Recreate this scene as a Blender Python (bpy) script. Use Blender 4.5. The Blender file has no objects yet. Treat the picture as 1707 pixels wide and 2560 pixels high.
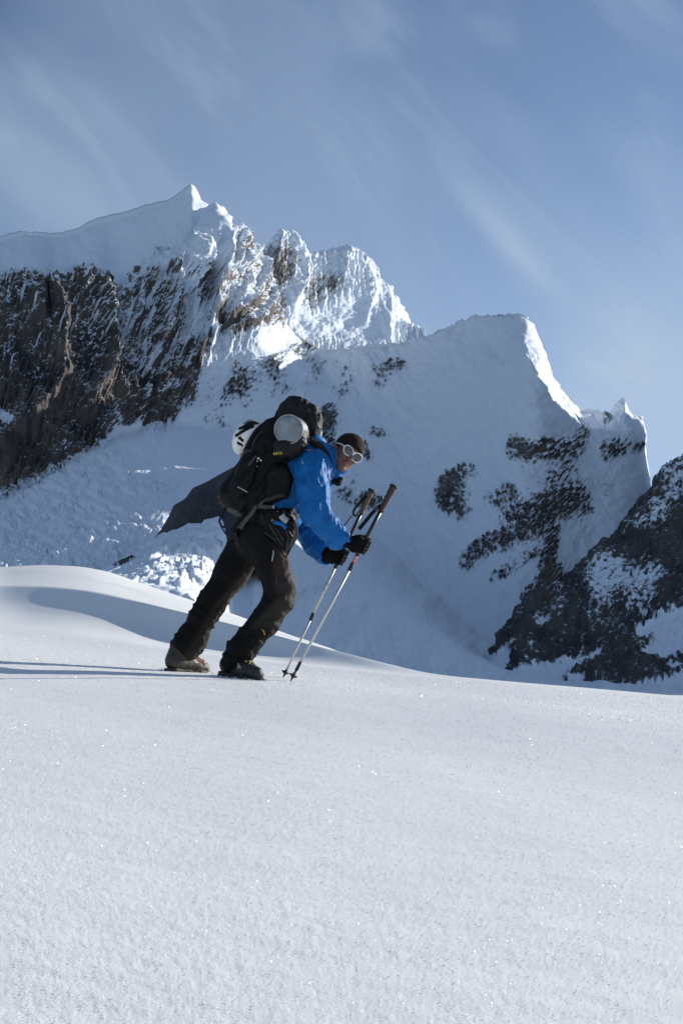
import bpy, math, random
import numpy as np
from mathutils import Vector, Matrix

random.seed(7)
scene = bpy.context.scene
COL = scene.collection

# ------------------------------------------------------------------ camera
FPX = 2755.0                       # focal length in photograph pixels
PITCH = math.atan((1690 - 1280) / FPX)
cam_data = bpy.data.cameras.new('camera')
cam_data.sensor_fit = 'VERTICAL'
cam_data.sensor_height = 22.3
cam_data.lens = 22.3 * FPX / 2560.0
cam_data.clip_start = 0.05
cam_data.clip_end = 40000
camera = bpy.data.objects.new('camera', cam_data)
camera.location = (0, 0, 0)
camera.rotation_euler = (math.pi / 2 + PITCH, 0, 0)
COL.objects.link(camera)
scene.camera = camera

# ------------------------------------------------------------------ light
SUN_EL, SUN_AZ = math.radians(19), math.radians(56)      # azimuth from the view direction towards the right
SKY_STRENGTH = 0.098
world = bpy.data.worlds.new('World')
scene.world = world
world.use_nodes = True
nt = world.node_tree
for n in list(nt.nodes):
    nt.nodes.remove(n)
def wnode(t, **kw):
    n = nt.nodes.new(t)
    for k, v in kw.items():
        setattr(n, k, v)
    return n
w_out = wnode('ShaderNodeOutputWorld')
w_bg = wnode('ShaderNodeBackground')
w_bg.inputs['Strength'].default_value = SKY_STRENGTH
sky = wnode('ShaderNodeTexSky')
sky.sky_type = 'NISHITA'
sky.sun_disc = False
sky.sun_elevation = SUN_EL
sky.sun_rotation = SUN_AZ
sky.altitude = 3200
sky.air_density = 1.0
sky.dust_density = 0.9
sky.ozone_density = 2.0
# thin cirrus: noise over the directions of the sky, stretched along the wind (down to the right), and one longer wisp
geo = wnode('ShaderNodeTexCoord')
def lk(x, y): nt.links.new(x, y)
def mth(op, x, y=None, z=None, clamp=False):
    n = wnode('ShaderNodeMath', operation=op); n.use_clamp = clamp
    for i, v in enumerate((x, y, z)):
        if v is None: continue
        if isinstance(v, (int, float)): n.inputs[i].default_value = v
        else: lk(v, n.inputs[i])
    return n.outputs[0]
def ramp_(v, lo, hi, t0=0.0, t1=1.0):
    n = wnode('ShaderNodeMapRange', interpolation_type='SMOOTHERSTEP')
    for k, x in (('From Min', lo), ('From Max', hi), ('To Min', t0), ('To Max', t1)):
        n.inputs[k].default_value = x
    lk(v, n.inputs['Value']); return n.outputs[0]
WIND = Vector((0.62, -0.18, -0.76)).normalized()
ACROSS = WIND.cross(Vector((0, 1, 0.3))).normalized()
THIRD = WIND.cross(ACROSS)
def dot_(v):
    n = wnode('ShaderNodeVectorMath', operation='DOT_PRODUCT'); n.inputs[1].default_value = v
    lk(geo.outputs['Generated'], n.inputs[0]); return n.outputs['Value']
c_al, c_ac, c_th = dot_(WIND), dot_(ACROSS), dot_(THIRD)
def streaks(s_al, s_ac, off, detail, lo, hi, dist=0.4):
    cb = wnode('ShaderNodeCombineXYZ')
    lk(mth('MULTIPLY_ADD', c_al, s_al, off), cb.inputs[0]); lk(mth('MULTIPLY', c_ac, s_ac), cb.inputs[1]); lk(mth('MULTIPLY', c_th, (s_al + s_ac) / 2), cb.inputs[2])
    tx = wnode('ShaderNodeTexNoise'); tx.inputs['Scale'].default_value = 1.0; tx.inputs['Detail'].default_value = detail
    tx.inputs['Roughness'].default_value = 0.5; tx.inputs['Distortion'].default_value = dist
    lk(cb.outputs[0], tx.inputs['Vector'])
    return ramp_(tx.outputs['Fac'], lo, hi), tx.outputs['Fac']
broad, _ = streaks(1.6, 3.4, 4.2, 4, 0.34, 0.72)
mid_, mraw = streaks(3.0, 13.0, 1.3, 4, 0.46, 0.80, 0.7)
sepw = wnode('ShaderNodeSeparateXYZ'); lk(geo.outputs['Generated'], sepw.inputs[0])
low = ramp_(sepw.outputs['Z'], 0.62, 0.02)                       # paler towards the horizon
right = ramp_(sepw.outputs['X'], -0.35, 0.45)                    # a veil thickening towards the sun's side
def wisp(px_, py_, length, width, gain):
    rx = (px_ - 853.5) / FPX; yc = -(py_ - 1280) / FPX
    d = Vector((rx, math.cos(PITCH) - yc * math.sin(PITCH), math.sin(PITCH) + yc * math.cos(PITCH))).normalized()
    u = mth('ABSOLUTE', mth('MULTIPLY', mth('SUBTRACT', c_al, d.dot(WIND)), 1 / length))
    v = mth('MULTIPLY', mth('SUBTRACT', mth('MULTIPLY_ADD', mraw, 0.03, c_ac), d.dot(ACROSS) + 0.015), 1 / width)
    g = mth('EXPONENT', mth('MULTIPLY', mth('MULTIPLY', v, v), -1.0))
    e = ramp_(u, 1.0, 0.0)
    th = ramp_(mth('ABSOLUTE', mth('SUBTRACT', c_th, d.dot(THIRD))), 0.5, 0.1)
    return mth('MULTIPLY', mth('MULTIPLY', mth('MULTIPLY', g, e), th), gain)
fac = mth('MULTIPLY_ADD', broad, 0.26, 0.0)
fac = mth('MULTIPLY_ADD', mid_, 0.22, fac)
fac = mth('MULTIPLY_ADD', low, 0.30, fac)
fac = mth('MULTIPLY_ADD', right, 0.14, fac)
fac = mth('ADD', fac, wisp(1270, 590, 0.12, 0.012, 0.26))
fac = mth('ADD', fac, wisp(60, 420, 0.16, 0.05, 0.40))
fac = mth('ADD', fac, wisp(330, 380, 0.14, 0.018, 0.14))
fac = mth('ADD', fac, wisp(1660, 940, 0.14, 0.06, 0.30), clamp=True)
mixw = wnode('ShaderNodeMix', data_type='RGBA')
lk(fac, mixw.inputs['Factor'])
lk(sky.outputs[0], mixw.inputs['A'])
mixw.inputs['B'].default_value = (3.4, 4.3, 5.5, 1)
lk(mixw.outputs['Result'], w_bg.inputs['Color'])
lk(w_bg.outputs[0], w_out.inputs['Surface'])

sun_data = bpy.data.lights.new('sun', 'SUN')
sun_data.energy = 4.6
sun_data.angle = math.radians(0.53)
sun_data.color = (1.0, 0.95, 0.87)
sun = bpy.data.objects.new('sun', sun_data)
S = Vector((math.cos(SUN_EL) * math.sin(SUN_AZ), math.cos(SUN_EL) * math.cos(SUN_AZ), math.sin(SUN_EL)))
sun.rotation_euler = S.to_track_quat('Z', 'Y').to_euler()
sun.location = S * 60
COL.objects.link(sun)

vs = scene.view_settings
vs.view_transform = 'Standard'
vs.look = 'None'
vs.exposure = 0.42
vs.gamma = 1.0
vs.use_curve_mapping = False
scene.cycles.use_denoising = True
scene.cycles.max_bounces = 6
scene.cycles.diffuse_bounces = 3

# ------------------------------------------------------------------ helpers
CP, SP = math.cos(PITCH), math.sin(PITCH)
def proj_ratio(px, py):
    xc = (np.asarray(px, float) - 853.5) / FPX
    yc = -(np.asarray(py, float) - 1280.0) / FPX
    dy = CP - yc * SP
    return xc / dy, (SP + yc * CP) / dy
def at(px, py, Y):
    """the point at depth Y that stands over a given spot of the view"""
    rx, rz = proj_ratio(px, py)
    return np.stack(np.broadcast_arrays(rx * Y, np.asarray(Y, float), rz * Y), -1)
def to_px(P):
    x, y, z = P[..., 0], P[..., 1], P[..., 2]
    f = y * CP + z * SP
    u = -y * SP + z * CP
    return 853.5 + FPX * x / f, 1280.0 - FPX * u / f

def _hash(*ints):
    h = np.zeros(np.broadcast(*ints).shape, np.uint32)
    for k, i in zip((374761393, 668265263, 2147483647 - 1274126177 // 3), ints):
        h = h + i.astype(np.int64).astype(np.uint32) * np.uint32(k)
    h = (h ^ (h >> np.uint32(13))) * np.uint32(1274126177)
    h = h ^ (h >> np.uint32(16))
    h = h * np.uint32(2246822519)
    h = h ^ (h >> np.uint32(15))
    return (h & np.uint32(0xffffff)).astype(np.float32) / np.float32(0x7fffff) - 1.0
def noise2(x, y, seed=0):
    """gradient noise, about -1..1"""
    x = np.asarray(x, np.float64) + seed * 17.31; y = np.asarray(y, np.float64) - seed * 9.77
    xi = np.floor(x); yi = np.floor(y)
    fx = (x - xi).astype(np.float32); fy = (y - yi).astype(np.float32)
    xi = xi.astype(np.int64); yi = yi.astype(np.int64)
    u = fx * fx * fx * (fx * (fx * 6 - 15) + 10); v = fy * fy * fy * (fy * (fy * 6 - 15) + 10)
    def g(dx, dy):
        a = _hash(xi + dx, yi + dy) * np.float32(math.pi)
        return np.cos(a) * (fx - dx) + np.sin(a) * (fy - dy)
    a = g(0, 0); b = g(1, 0); c = g(0, 1); d = g(1, 1)
    return ((a + (b - a) * u) * (1 - v) + (c + (d - c) * u) * v) * 1.5
def fbm2(x, y, oct=4, seed=0, gain=0.5, lac=2.03):
    s = 0; a = 1.0; t = 0
    for o in range(oct):
        c, sn = math.cos(o * 0.6), math.sin(o * 0.6)
        f = lac ** o
        s = s + a * noise2((x * c - y * sn) * f, (x * sn + y * c) * f, seed + o * 3)
        t += a; a *= gain
    return s / t
def fbm2a(x, y, oct=4, seed=0, gain=0.5, lac=2.03):
    """the same without turning the octaves: keeps a stretch direction"""
    s = 0; a = 1.0; t = 0
    for o in range(oct):
        f = lac ** o
        s = s + a * noise2(x * f, y * f, seed + o * 3)
        t += a; a *= gain
    return s / t
def ridged2(x, y, oct=4, seed=0, gain=0.5):
    s = 0; a = 1.0; t = 0
    for o in range(oct):
        f = 2.03 ** o
        n = 1 - 2 * np.abs(noise2(x * f, y * f, seed + o * 5))
        s = s + a * n; t += a; a *= gain
    return s / t
def noise3(p, seed=0):
    """value-gradient mix in 3D, about -1..1"""
    p = np.asarray(p, np.float64) + np.array([seed * 7.3, -seed * 3.1, seed * 5.7])
    i = np.floor(p); f = (p - i).astype(np.float32); i = i.astype(np.int64)
    w = f * f * (3 - 2 * f)
    r = 0
    for dx in (0, 1):
        wx = w[..., 0] if dx else 1 - w[..., 0]
        for dy in (0, 1):
            wy = w[..., 1] if dy else 1 - w[..., 1]
            for dz in (0, 1):
                wz = w[..., 2] if dz else 1 - w[..., 2]
                r = r + wx * wy * wz * _hash(i[..., 0] + dx, i[..., 1] + dy, i[..., 2] + dz)
    return r
def sstep(a, b, x):
    t = np.clip((x - a) / (b - a), 0, 1)
    return t * t * (3 - 2 * t)

def mesh_np(name, V, F, smooth=True, attrs=None):
    """mesh from numpy vertices and an (n,k) face array (or a list of such arrays)"""
    Fs = F if isinstance(F, list) else [F]
    Fs = [np.asarray(f) for f in Fs if len(f)]
    me = bpy.data.meshes.new(name)
    V = np.ascontiguousarray(V, np.float32)
    me.vertices.add(len(V)); me.vertices.foreach_set('co', V.ravel())
    idx = np.concatenate([f.ravel() for f in Fs]).astype(np.int32)
    tot = np.concatenate([np.full(len(f), f.shape[1], np.int32) for f in Fs])
    start = np.concatenate([[0], np.cumsum(tot)[:-1]]).astype(np.int32)
    me.loops.add(len(idx)); me.loops.foreach_set('vertex_index', idx)
    me.polygons.add(len(tot)); me.polygons.foreach_set('loop_start', start)
    try:
        me.polygons.foreach_set('loop_total', tot)
    except Exception:
        pass
    me.polygons.foreach_set('use_smooth', np.full(len(tot), smooth, bool))
    me.update(calc_edges=True)
    me.validate()
    for k, v in (attrs or {}).items():
        at_ = me.attributes.new(k, 'FLOAT', 'POINT')
        at_.data.foreach_set('value', np.ascontiguousarray(v, np.float32).ravel())
    return me
def obj(name, me, mat=None, parent=None, label=None, cat=None, group=None, kind=None, loc=None):
    o = bpy.data.objects.new(name, me)
    COL.objects.link(o)
    if mat is not None and me is not None and not me.materials:
        me.materials.append(mat)
    if parent is not None:
        o.parent = parent
        o.matrix_parent_inverse = parent.matrix_world.inverted() if False else Matrix.Translation(-parent.location)
    if loc is not None:
        o.location = loc
    for k, v in (('label', label), ('category', cat), ('group', group), ('kind', kind)):
        if v:
            o[k] = v
    return o

def grid_faces(nr, nc):
    i = np.arange(nr * nc).reshape(nr, nc)
    return np.stack([i[:-1, :-1], i[:-1, 1:], i[1:, 1:], i[1:, :-1]], -1).reshape(-1, 4)
def smooth1(v, px, s):
    """gaussian smoothing of values over unevenly spaced columns"""
    if s <= 0:
        return v
    g = np.arange(px[0] - 4 * s, px[-1] + 4 * s, max(1.0, s / 6))
    w = np.interp(g, px, v)
    k = np.exp(-0.5 * (np.arange(-18, 19) / 6 * (max(1.0, s / 6) * 6 / s)) ** 2) if s >= 6 else np.exp(-0.5 * (np.arange(-18, 19) / s) ** 2)
    k /= k.sum()
    w = np.convolve(np.pad(w, 18, mode='edge'), k, 'valid')
    return np.interp(px, g, w)
def loft(lines, px, rows, sm=None):
    """columns through the listed lines (near to far); sm = smoothing of (height, depth) per line; returns points (rows, cols, 3) and the row parameter"""
    nodes = []
    for i, L in enumerate(lines):
        L = np.array(L, float)
        s = sm[i] if sm else (0, 0)
        nodes.append(at(px, smooth1(np.interp(px, L[:, 0], L[:, 1]), px, s[0]), smooth1(np.interp(px, L[:, 0], L[:, 2]), px, s[1])))
    out = []; tt = []
    for k, n in enumerate(rows):
        last = k == len(rows) - 1
        t = np.linspace(0, 1, n + (1 if last else 0), endpoint=last)
        if not last:
            t = np.arange(n) / n
        out.append(nodes[k][None] * (1 - t)[:, None, None] + nodes[k + 1][None] * t[:, None, None])
        tt.append(k + t)
    return np.concatenate(out), np.concatenate(tt)
def normals(P):
    du = np.gradient(P, axis=1); dv = np.gradient(P, axis=0)
    n = np.cross(du, dv)
    n /= np.linalg.norm(n, axis=-1, keepdims=True) + 1e-12
    return n
def blur(a, r, it=2):
    """box blur of the last two axes"""
    for _ in range(it):
        for ax in (0, 1):
            p = np.concatenate([np.repeat(np.take(a, [0], ax), r + 1, ax), a, np.repeat(np.take(a, [-1], ax), r, ax)], ax)
            c = np.cumsum(p, axis=ax)
            n = a.shape[ax]
            a = (np.take(c, np.arange(2 * r + 1, 2 * r + 1 + n), ax) - np.take(c, np.arange(0, n), ax)) / (2 * r + 1)
    return a
class Zones:
    """a map of the mountainside (in steps of q) on which patches of ground cover are laid out"""
    q = 4.0; x0 = -1000.0; y0 = 300.0; nx = 1000; ny = 400
    def __init__(self):
        self.m = np.zeros((self.ny, self.nx), np.float32)
        self.X = self.x0 + (np.arange(self.nx) + 0.5) * self.q
        self.Y = self.y0 + (np.arange(self.ny) + 0.5) * self.q
    def inside(self, poly):
        p = np.array(poly, float)
        X, Y = np.meshgrid(self.X, self.Y)
        r = np.zeros(X.shape, bool)
        n = len(p)
        for i in range(n):
            x1, y1 = p[i]; x2, y2 = p[(i + 1) % n]
            if y1 == y2:
                continue
            c = ((y1 > Y) != (y2 > Y)) & (X < (x2 - x1) * (Y - y1) / (y2 - y1) + x1)
            r ^= c
        return r
    def put(self, v, *polys):
        for p in polys:
            self.m[self.inside(p)] = v
        return self
    def lay(self, v, r, *polys):
        """like put, with an edge softened over r steps"""
        for p in polys:
            w = self.inside(p).astype(np.float32)
            if r > 0:
                w = blur(w, r)
            self.m = self.m * (1 - w) + v * w
        return self
    def soft(self, r):
        self.m = blur(self.m, r); return self
    def __call__(self, px, py):
        fx = np.clip((px - self.x0) / self.q - 0.5, 0, self.nx - 1.001); fy = np.clip((py - self.y0) / self.q - 0.5, 0, self.ny - 1.001)
        i = fx.astype(int); j = fy.astype(int); a = fx - i; b = fy - j
        m = self.m
        return (m[j, i] * (1 - a) + m[j, i + 1] * a) * (1 - b) + (m[j + 1, i] * (1 - a) + m[j + 1, i + 1] * a) * b

# ------------------------------------------------------------------ materials
def new_mat(name):
    m = bpy.data.materials.new(name)
    m.use_nodes = True
    t = m.node_tree
    b = t.nodes['Principled BSDF']
    return m, t, b
def plain(name, col, rough=0.6, metal=0.0, noise=None, bump=None, sheen=0.0, spec=None, coat=0.0):
    """colour with a little mottling (noise=(scale, amount)) and fine relief (bump=(scale, strength, distance))"""
    m, t, b = new_mat(name)
    b.inputs['Base Color'].default_value = (*col, 1)
    b.inputs['Roughness'].default_value = rough
    b.inputs['Metallic'].default_value = metal
    if spec is not None:
        b.inputs['Specular IOR Level'].default_value = spec
    if sheen:
        b.inputs['Sheen Weight'].default_value = sheen
    if coat:
        b.inputs['Coat Weight'].default_value = coat
    tc = t.nodes.new('ShaderNodeTexCoord')
    if noise:
        n = t.nodes.new('ShaderNodeTexNoise'); n.inputs['Scale'].default_value = noise[0]; n.inputs['Detail'].default_value = 5
        t.links.new(tc.outputs['Object'], n.inputs['Vector'])
        r = t.nodes.new('ShaderNodeValToRGB')
        a = noise[1]
        r.color_ramp.elements[0].position = 0.3; r.color_ramp.elements[1].position = 0.7
        r.color_ramp.elements[0].color = (*[c * (1 - a) for c in col], 1)
        r.color_ramp.elements[1].color = (*[min(1, c * (1 + a)) for c in col], 1)
        t.links.new(n.outputs['Fac'], r.inputs[0]); t.links.new(r.outputs[0], b.inputs['Base Color'])
    if bump:
        n = t.nodes.new('ShaderNodeTexNoise'); n.inputs['Scale'].default_value = bump[0]; n.inputs['Detail'].default_value = 4
        t.links.new(tc.outputs['Object'], n.inputs['Vector'])
        bp = t.nodes.new('ShaderNodeBump'); bp.inputs['Strength'].default_value = bump[1]; bp.inputs['Distance'].default_value = bump[2]
        t.links.new(n.outputs['Fac'], bp.inputs['Height']); t.links.new(bp.outputs[0], b.inputs['Normal'])
    return m

def mountain_mat(name, rock_a, rock_b, scale, streak=(1.0, 1.0, 1.0), snow=(0.73, 0.79, 0.86), rough_edge=0.25):
    """snow and rock by the 'rock' attribute of the surface, its edge broken by noise; scale = metres per grain"""
    m, t, b = new_mat(name)
    L = t.links.new
    b.inputs['Roughness'].default_value = 0.85
    b.inputs['Specular IOR Level'].default_value = 0.15
    at_ = t.nodes.new('ShaderNodeAttribute'); at_.attribute_name = 'rock'
    tc = t.nodes.new('ShaderNodeTexCoord')
    mp = t.nodes.new('ShaderNodeMapping'); mp.inputs['Scale'].default_value = streak
    L(tc.outputs['Object'], mp.inputs[0])
    n1 = t.nodes.new('ShaderNodeTexNoise'); n1.inputs['Scale'].default_value = 1.0 / scale; n1.inputs['Detail'].default_value = 6; n1.inputs['Roughness'].default_value = 0.65
    L(mp.outputs[0], n1.inputs['Vector'])
    n2 = t.nodes.new('ShaderNodeTexNoise'); n2.inputs['Scale'].default_value = 0.12 / scale; n2.inputs['Detail'].default_value = 5
    L(mp.outputs[0], n2.inputs['Vector'])
    # rock + (noise - .5) * k -> sharp step
    s = t.nodes.new('ShaderNodeMath'); s.operation = 'SUBTRACT'; s.inputs[1].default_value = 0.5
    L(n1.outputs['Fac'], s.inputs[0])
    k = t.nodes.new('ShaderNodeMath'); k.operation = 'MULTIPLY_ADD'; k.inputs[1].default_value = 1.15
    L(s.outputs[0], k.inputs[0]); L(at_.outputs['Fac'], k.inputs[2])
    st = t.nodes.new('ShaderNodeMapRange'); st.interpolation_type = 'SMOOTHSTEP'
    st.inputs['From Min'].default_value = 0.5 - rough_edge; st.inputs['From Max'].default_value = 0.5 + rough_edge
    L(k.outputs[0], st.inputs['Value'])
    rr = t.nodes.new('ShaderNodeMix'); rr.data_type = 'RGBA'
    rr.inputs['A'].default_value = (*rock_a, 1); rr.inputs['B'].default_value = (*rock_b, 1)
    rc = t.nodes.new('ShaderNodeMapRange'); rc.inputs['From Min'].default_value = 0.35; rc.inputs['From Max'].default_value = 0.65
    L(n2.outputs['Fac'], rc.inputs['Value']); L(rc.outputs[0], rr.inputs['Factor'])
    mx = t.nodes.new('ShaderNodeMix'); mx.data_type = 'RGBA'
    mx.inputs['A'].default_value = (*snow, 1)
    L(rr.outputs['Result'], mx.inputs['B']); L(st.outputs[0], mx.inputs['Factor'])
    L(mx.outputs['Result'], b.inputs['Base Color'])
    bp = t.nodes.new('ShaderNodeBump'); bp.inputs['Distance'].default_value = scale * 0.5
    bs = t.nodes.new('ShaderNodeMapRange'); bs.inputs['To Min'].default_value = 0.12; bs.inputs['To Max'].default_value = 0.8
    L(st.outputs[0], bs.inputs['Value']); L(bs.outputs[0], bp.inputs['Strength'])
    L(n1.outputs['Fac'], bp.inputs['Height']); L(bp.outputs[0], b.inputs['Normal'])
    return m

# ================================================================== mountains
def cols(a, b, step, out_a, out_b, out_step):
    return np.concatenate([np.arange(out_a, a, out_step), np.arange(a, b, step), np.arange(b, out_b + 1, out_step)]).astype(float)
def polyline_relief(zone, lines):
    """height map of ridges along polylines: (points, amp, width)"""
    X, Y = np.meshgrid(zone.X, zone.Y)
    H = np.zeros(X.shape, np.float32)
    for pts, amp, w in lines:
        d = np.full(X.shape, 1e9)
        for (x1, y1), (x2, y2) in zip(pts[:-1], pts[1:]):
            vx, vy = x2 - x1, y2 - y1
            t = np.clip(((X - x1) * vx + (Y - y1) * vy) / (vx * vx + vy * vy), 0, 1)
            d = np.minimum(d, np.hypot(X - x1 - t * vx, Y - y1 - t * vy))
        H = np.maximum(H, amp * np.exp(-d / w))
    zone.m = H
    return zone
def voro2(x, y, seed=0):
    """cell value (-1..1) and distance to the cell border"""
    xi = np.floor(x).astype(np.int64); yi = np.floor(y).astype(np.int64)
    d1 = np.full(x.shape, 9.0); d2 = np.full(x.shape, 9.0); val = np.zeros(x.shape)
    for dx in (-1, 0, 1):
        for dy in (-1, 0, 1):
            cx = xi + dx; cy = yi + dy
            a = _hash(cx + seed * 31, cy) * 0.4 + 0.5; b = _hash(cx, cy + 77 + seed * 13) * 0.4 + 0.5
            v = _hash(cx + 911, cy - 57 + seed)
            d = np.hypot(cx + a - x, cy + b - y)
            near = d < d1
            d2 = np.where(near, d1, np.minimum(d2, d))
            val = np.where(near, v, val)
            d1 = np.where(near, d, d1)
    return val, d2 - d1
def Z1(x, y): return (x / 2.24, 440 + y / 2.24)
def Z3(x, y): return (1000 + x / 2.2178, 740 + y / 2.2178)
def Z4(x, y): return (1000 + x / 2.2178, 1100 + y / 2.2178)
def ZZ(f, pts): return [f(*p) for p in pts]

MAT_MASSIF = mountain_mat('snow_and_brown_rock', (0.056, 0.054, 0.056), (0.155, 0.132, 0.112), 9.0)  # rock colours raised slightly to stand in for distance haze
MAT_NEAR_RIDGE = mountain_mat('snow_and_dark_rock', (0.050, 0.050, 0.053), (0.098, 0.092, 0.085), 5.0)
MAT_BACK = mountain_mat('snow_and_grey_rock', (0.14, 0.13, 0.12), (0.24, 0.215, 0.18), 12.0)

# ---------------------------------------------------------------- the massif: left summit, right peak, the basin below
px = cols(-40, 1740, 2.0, -900, 2600, 9.0)
L0 = [(-900, 1760, 620), (2600, 1760, 620)]
L1 = [(-900, 1500, 1000), (0, 1440, 1000), (300, 1440, 950), (500, 1430, 950), (640, 1440, 940), (720, 1490, 920), (800, 1590, 900), (1000, 1660, 850), (1300, 1712, 850), (2600, 1725, 850)]
L2 = [(-900, 1320, 1850), (0, 1250, 1960), (140, 1175, 2040), (300, 1085, 2180), (450, 1060, 2300), (620, 1090, 2280), (850, 1260, 2040), (1000, 1410, 1880), (1228, 1615, 1720), (1400, 1680, 1700), (2600, 1695, 1700)]
L3 = [(-900, 740, 2250), (-300, 700, 2280), (0, 688, 2300), (60, 690, 2310), (112, 682, 2320), (122, 726, 2310), (138, 708, 2315), (165, 692, 2325), (205, 677, 2340),
      (219, 668, 2348), (243, 677, 2356), (262, 700, 2366), (273, 745, 2376), (288, 748, 2386), (303, 730, 2396), (330, 717, 2412), (350, 690, 2428),
      (362, 677, 2440), (379, 659, 2456), (397, 657, 2470), (433, 650, 2500), (442, 638, 2510), (455, 632, 2525), (464, 619, 2535), (478, 623, 2548), (490, 650, 2560), (498, 654, 2570),
      (515, 620, 2650), (535, 610, 2700), (560, 635, 2740), (600, 670, 2790), (640, 725, 2830), (700, 830, 2800), (760, 900, 2760), (860, 965, 2620),
      (1022, 960, 2500), (1190, 950, 2280), (1310, 882, 2075), (1345, 930, 2040), (1376, 1006, 2045), (1405, 1030, 2070), (1450, 1065, 2100), (1560, 1080, 2080),
      (1598, 1075, 2120), (1608, 1240, 2110), (1640, 1300, 2110), (1800, 1260, 2110), (1950, 1080, 2110), (2150, 900, 2110), (2600, 900, 2110)]  # past the right edge of view: shoulder raised to keep sun off the basin
L5 = [(-900, 640, 3800), (-300, 600, 3500), (0, 590, 3300), (60, 577, 3255), (95, 579, 3230), (130, 584, 3200), (200, 568, 3140), (222, 556, 3120), (240, 548, 3105), (330, 522, 3020),
      (420, 500, 2930), (440, 488, 2905), (478, 459, 2860), (486, 463, 2880), (496, 480, 2905), (510, 514, 2940), (528, 530, 2965), (540, 545, 2980), (560, 574, 2995), (578, 580, 3005), (590, 600, 3010),
      (615, 632, 3015), (640, 662, 3020), (668, 702, 3015), (690, 745, 3000), (705, 790, 2985), (715, 806, 2975), (740, 835, 2960), (762, 852, 2945), (800, 872, 2910), (860, 874, 2850),
      (900, 866, 2800), (960, 860, 2740), (1022, 855, 2690), (1080, 833, 2620), (1130, 815, 2570), (1145, 803, 2550), (1165, 800, 2530), (1180, 788, 2510), (1200, 785, 2490), (1225, 787, 2460), (1250, 789, 2440), (1300, 785, 2380),
      (1316, 793, 2380), (1334, 806, 2410), (1346, 840, 2440), (1358, 880, 2470), (1376, 930, 2510), (1395, 970, 2550), (1420, 1000, 2600), (1447, 1026, 2640),
      (1475, 1029, 2520), (1500, 1028, 2480), (1515, 1031, 2440), (1535, 1012, 2400), (1561, 994, 2370), (1568, 1015, 2385), (1577, 1037, 2390), (1598, 1050, 2340), (1606, 1048, 2350), (1611, 1075, 2380),
      (1615, 1110, 2440), (1618, 1160, 2480), (1622, 1200, 2520), (1624, 1218, 2540), (1640, 1300, 2560), (1760, 1300, 2560), (1860, 1090, 2560), (1960, 1010, 2560), (2150, 960, 2600), (2280, 900, 2700), (2320, 620, 2800), (2600, 480, 2800)]  # unseen crest on the far right added to cast shade over the glacier
def shifted(L, dpy, dY):
    return [(x, y + dpy, Y + dY) for x, y, Y in L]
# the shelf behind the front buttress on the left; elsewhere simply between crest and ridge
xs = np.array(sorted(set([p[0] for p in L3 + L5])))
a3 = np.array(L3, float); a5 = np.array(L5, float)
y3, d3 = np.interp(xs, a3[:, 0], a3[:, 1]), np.interp(xs, a3[:, 0], a3[:, 2])
y5, d5 = np.interp(xs, a5[:, 0], a5[:, 1]), np.interp(xs, a5[:, 0], a5[:, 2])
w = 1 - sstep(480, 535, xs)
L4 = list(zip(xs, (y3 + 45) * w + (y3 * 0.6 + y5 * 0.4) * (1 - w), (d3 + 300) * w + (d3 * 0.6 + d5 * 0.4) * (1 - w)))
L6 = [(x, 1690, Y + 1300) for x, y, Y in L5]
a2 = np.array(L2, float)
w2 = .3 + .24 * sstep(490, 580, xs) * (1 - sstep(820, 1000, xs))
L2b = list(zip(xs, np.interp(xs, a2[:, 0], a2[:, 1]) * .3 + y3 * .7, np.interp(xs, a2[:, 0], a2[:, 2]) * w2 + d3 * (1 - w2)))
g3 = np.arange(-900.0, 2601.0, 2.0)
a3y, a3d = np.interp(g3, a3[:, 0], a3[:, 1]), np.interp(g3, a3[:, 0], a3[:, 2])
k3 = sstep(1000, 1150, g3)
L3 = list(zip(g3, a3y * (1 - k3) + smooth1(a3y, g3, 14) * k3, a3d * (1 - k3) + smooth1(a3d, g3, 30) * k3))
P, T = loft([L0, L1, L2, L2b, L3, L4, L5, L6], px, [24, 190, 180, 80, 60, 110, 10], [(60, 60), (60, 60), (40, 60), (45, 50), (0, 10), (4, 10), (0, 4), (0, 4)])
T = np.where(T < 2, T, np.where(T < 3, 2 + (T - 2) * .7, np.where(T < 4, 2.7 + (T - 3) * .3, T - 1)))
# soften the folds along the slope (not at crest and ridge)
keep = np.exp(-((T - 3) / 0.06) ** 2) + np.exp(-((T - 5) / 0.05) ** 2) + (T > 5)
keep = np.clip(keep, 0, 1)[:, None, None]
Q = P.copy()
for _ in range(30):
    Q[1:-1] = Q[1:-1] * 0.5 + 0.25 * (Q[2:] + Q[:-2])
P = P * keep + Q * (1 - keep)
del Q
N = normals(P)
N = np.stack([blur(N[..., k], 6) for k in range(3)], -1); N /= np.linalg.norm(N, axis=-1, keepdims=True)
qx, qy = to_px(P)
TT = np.broadcast_to(T[:, None], qx.shape)

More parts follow.
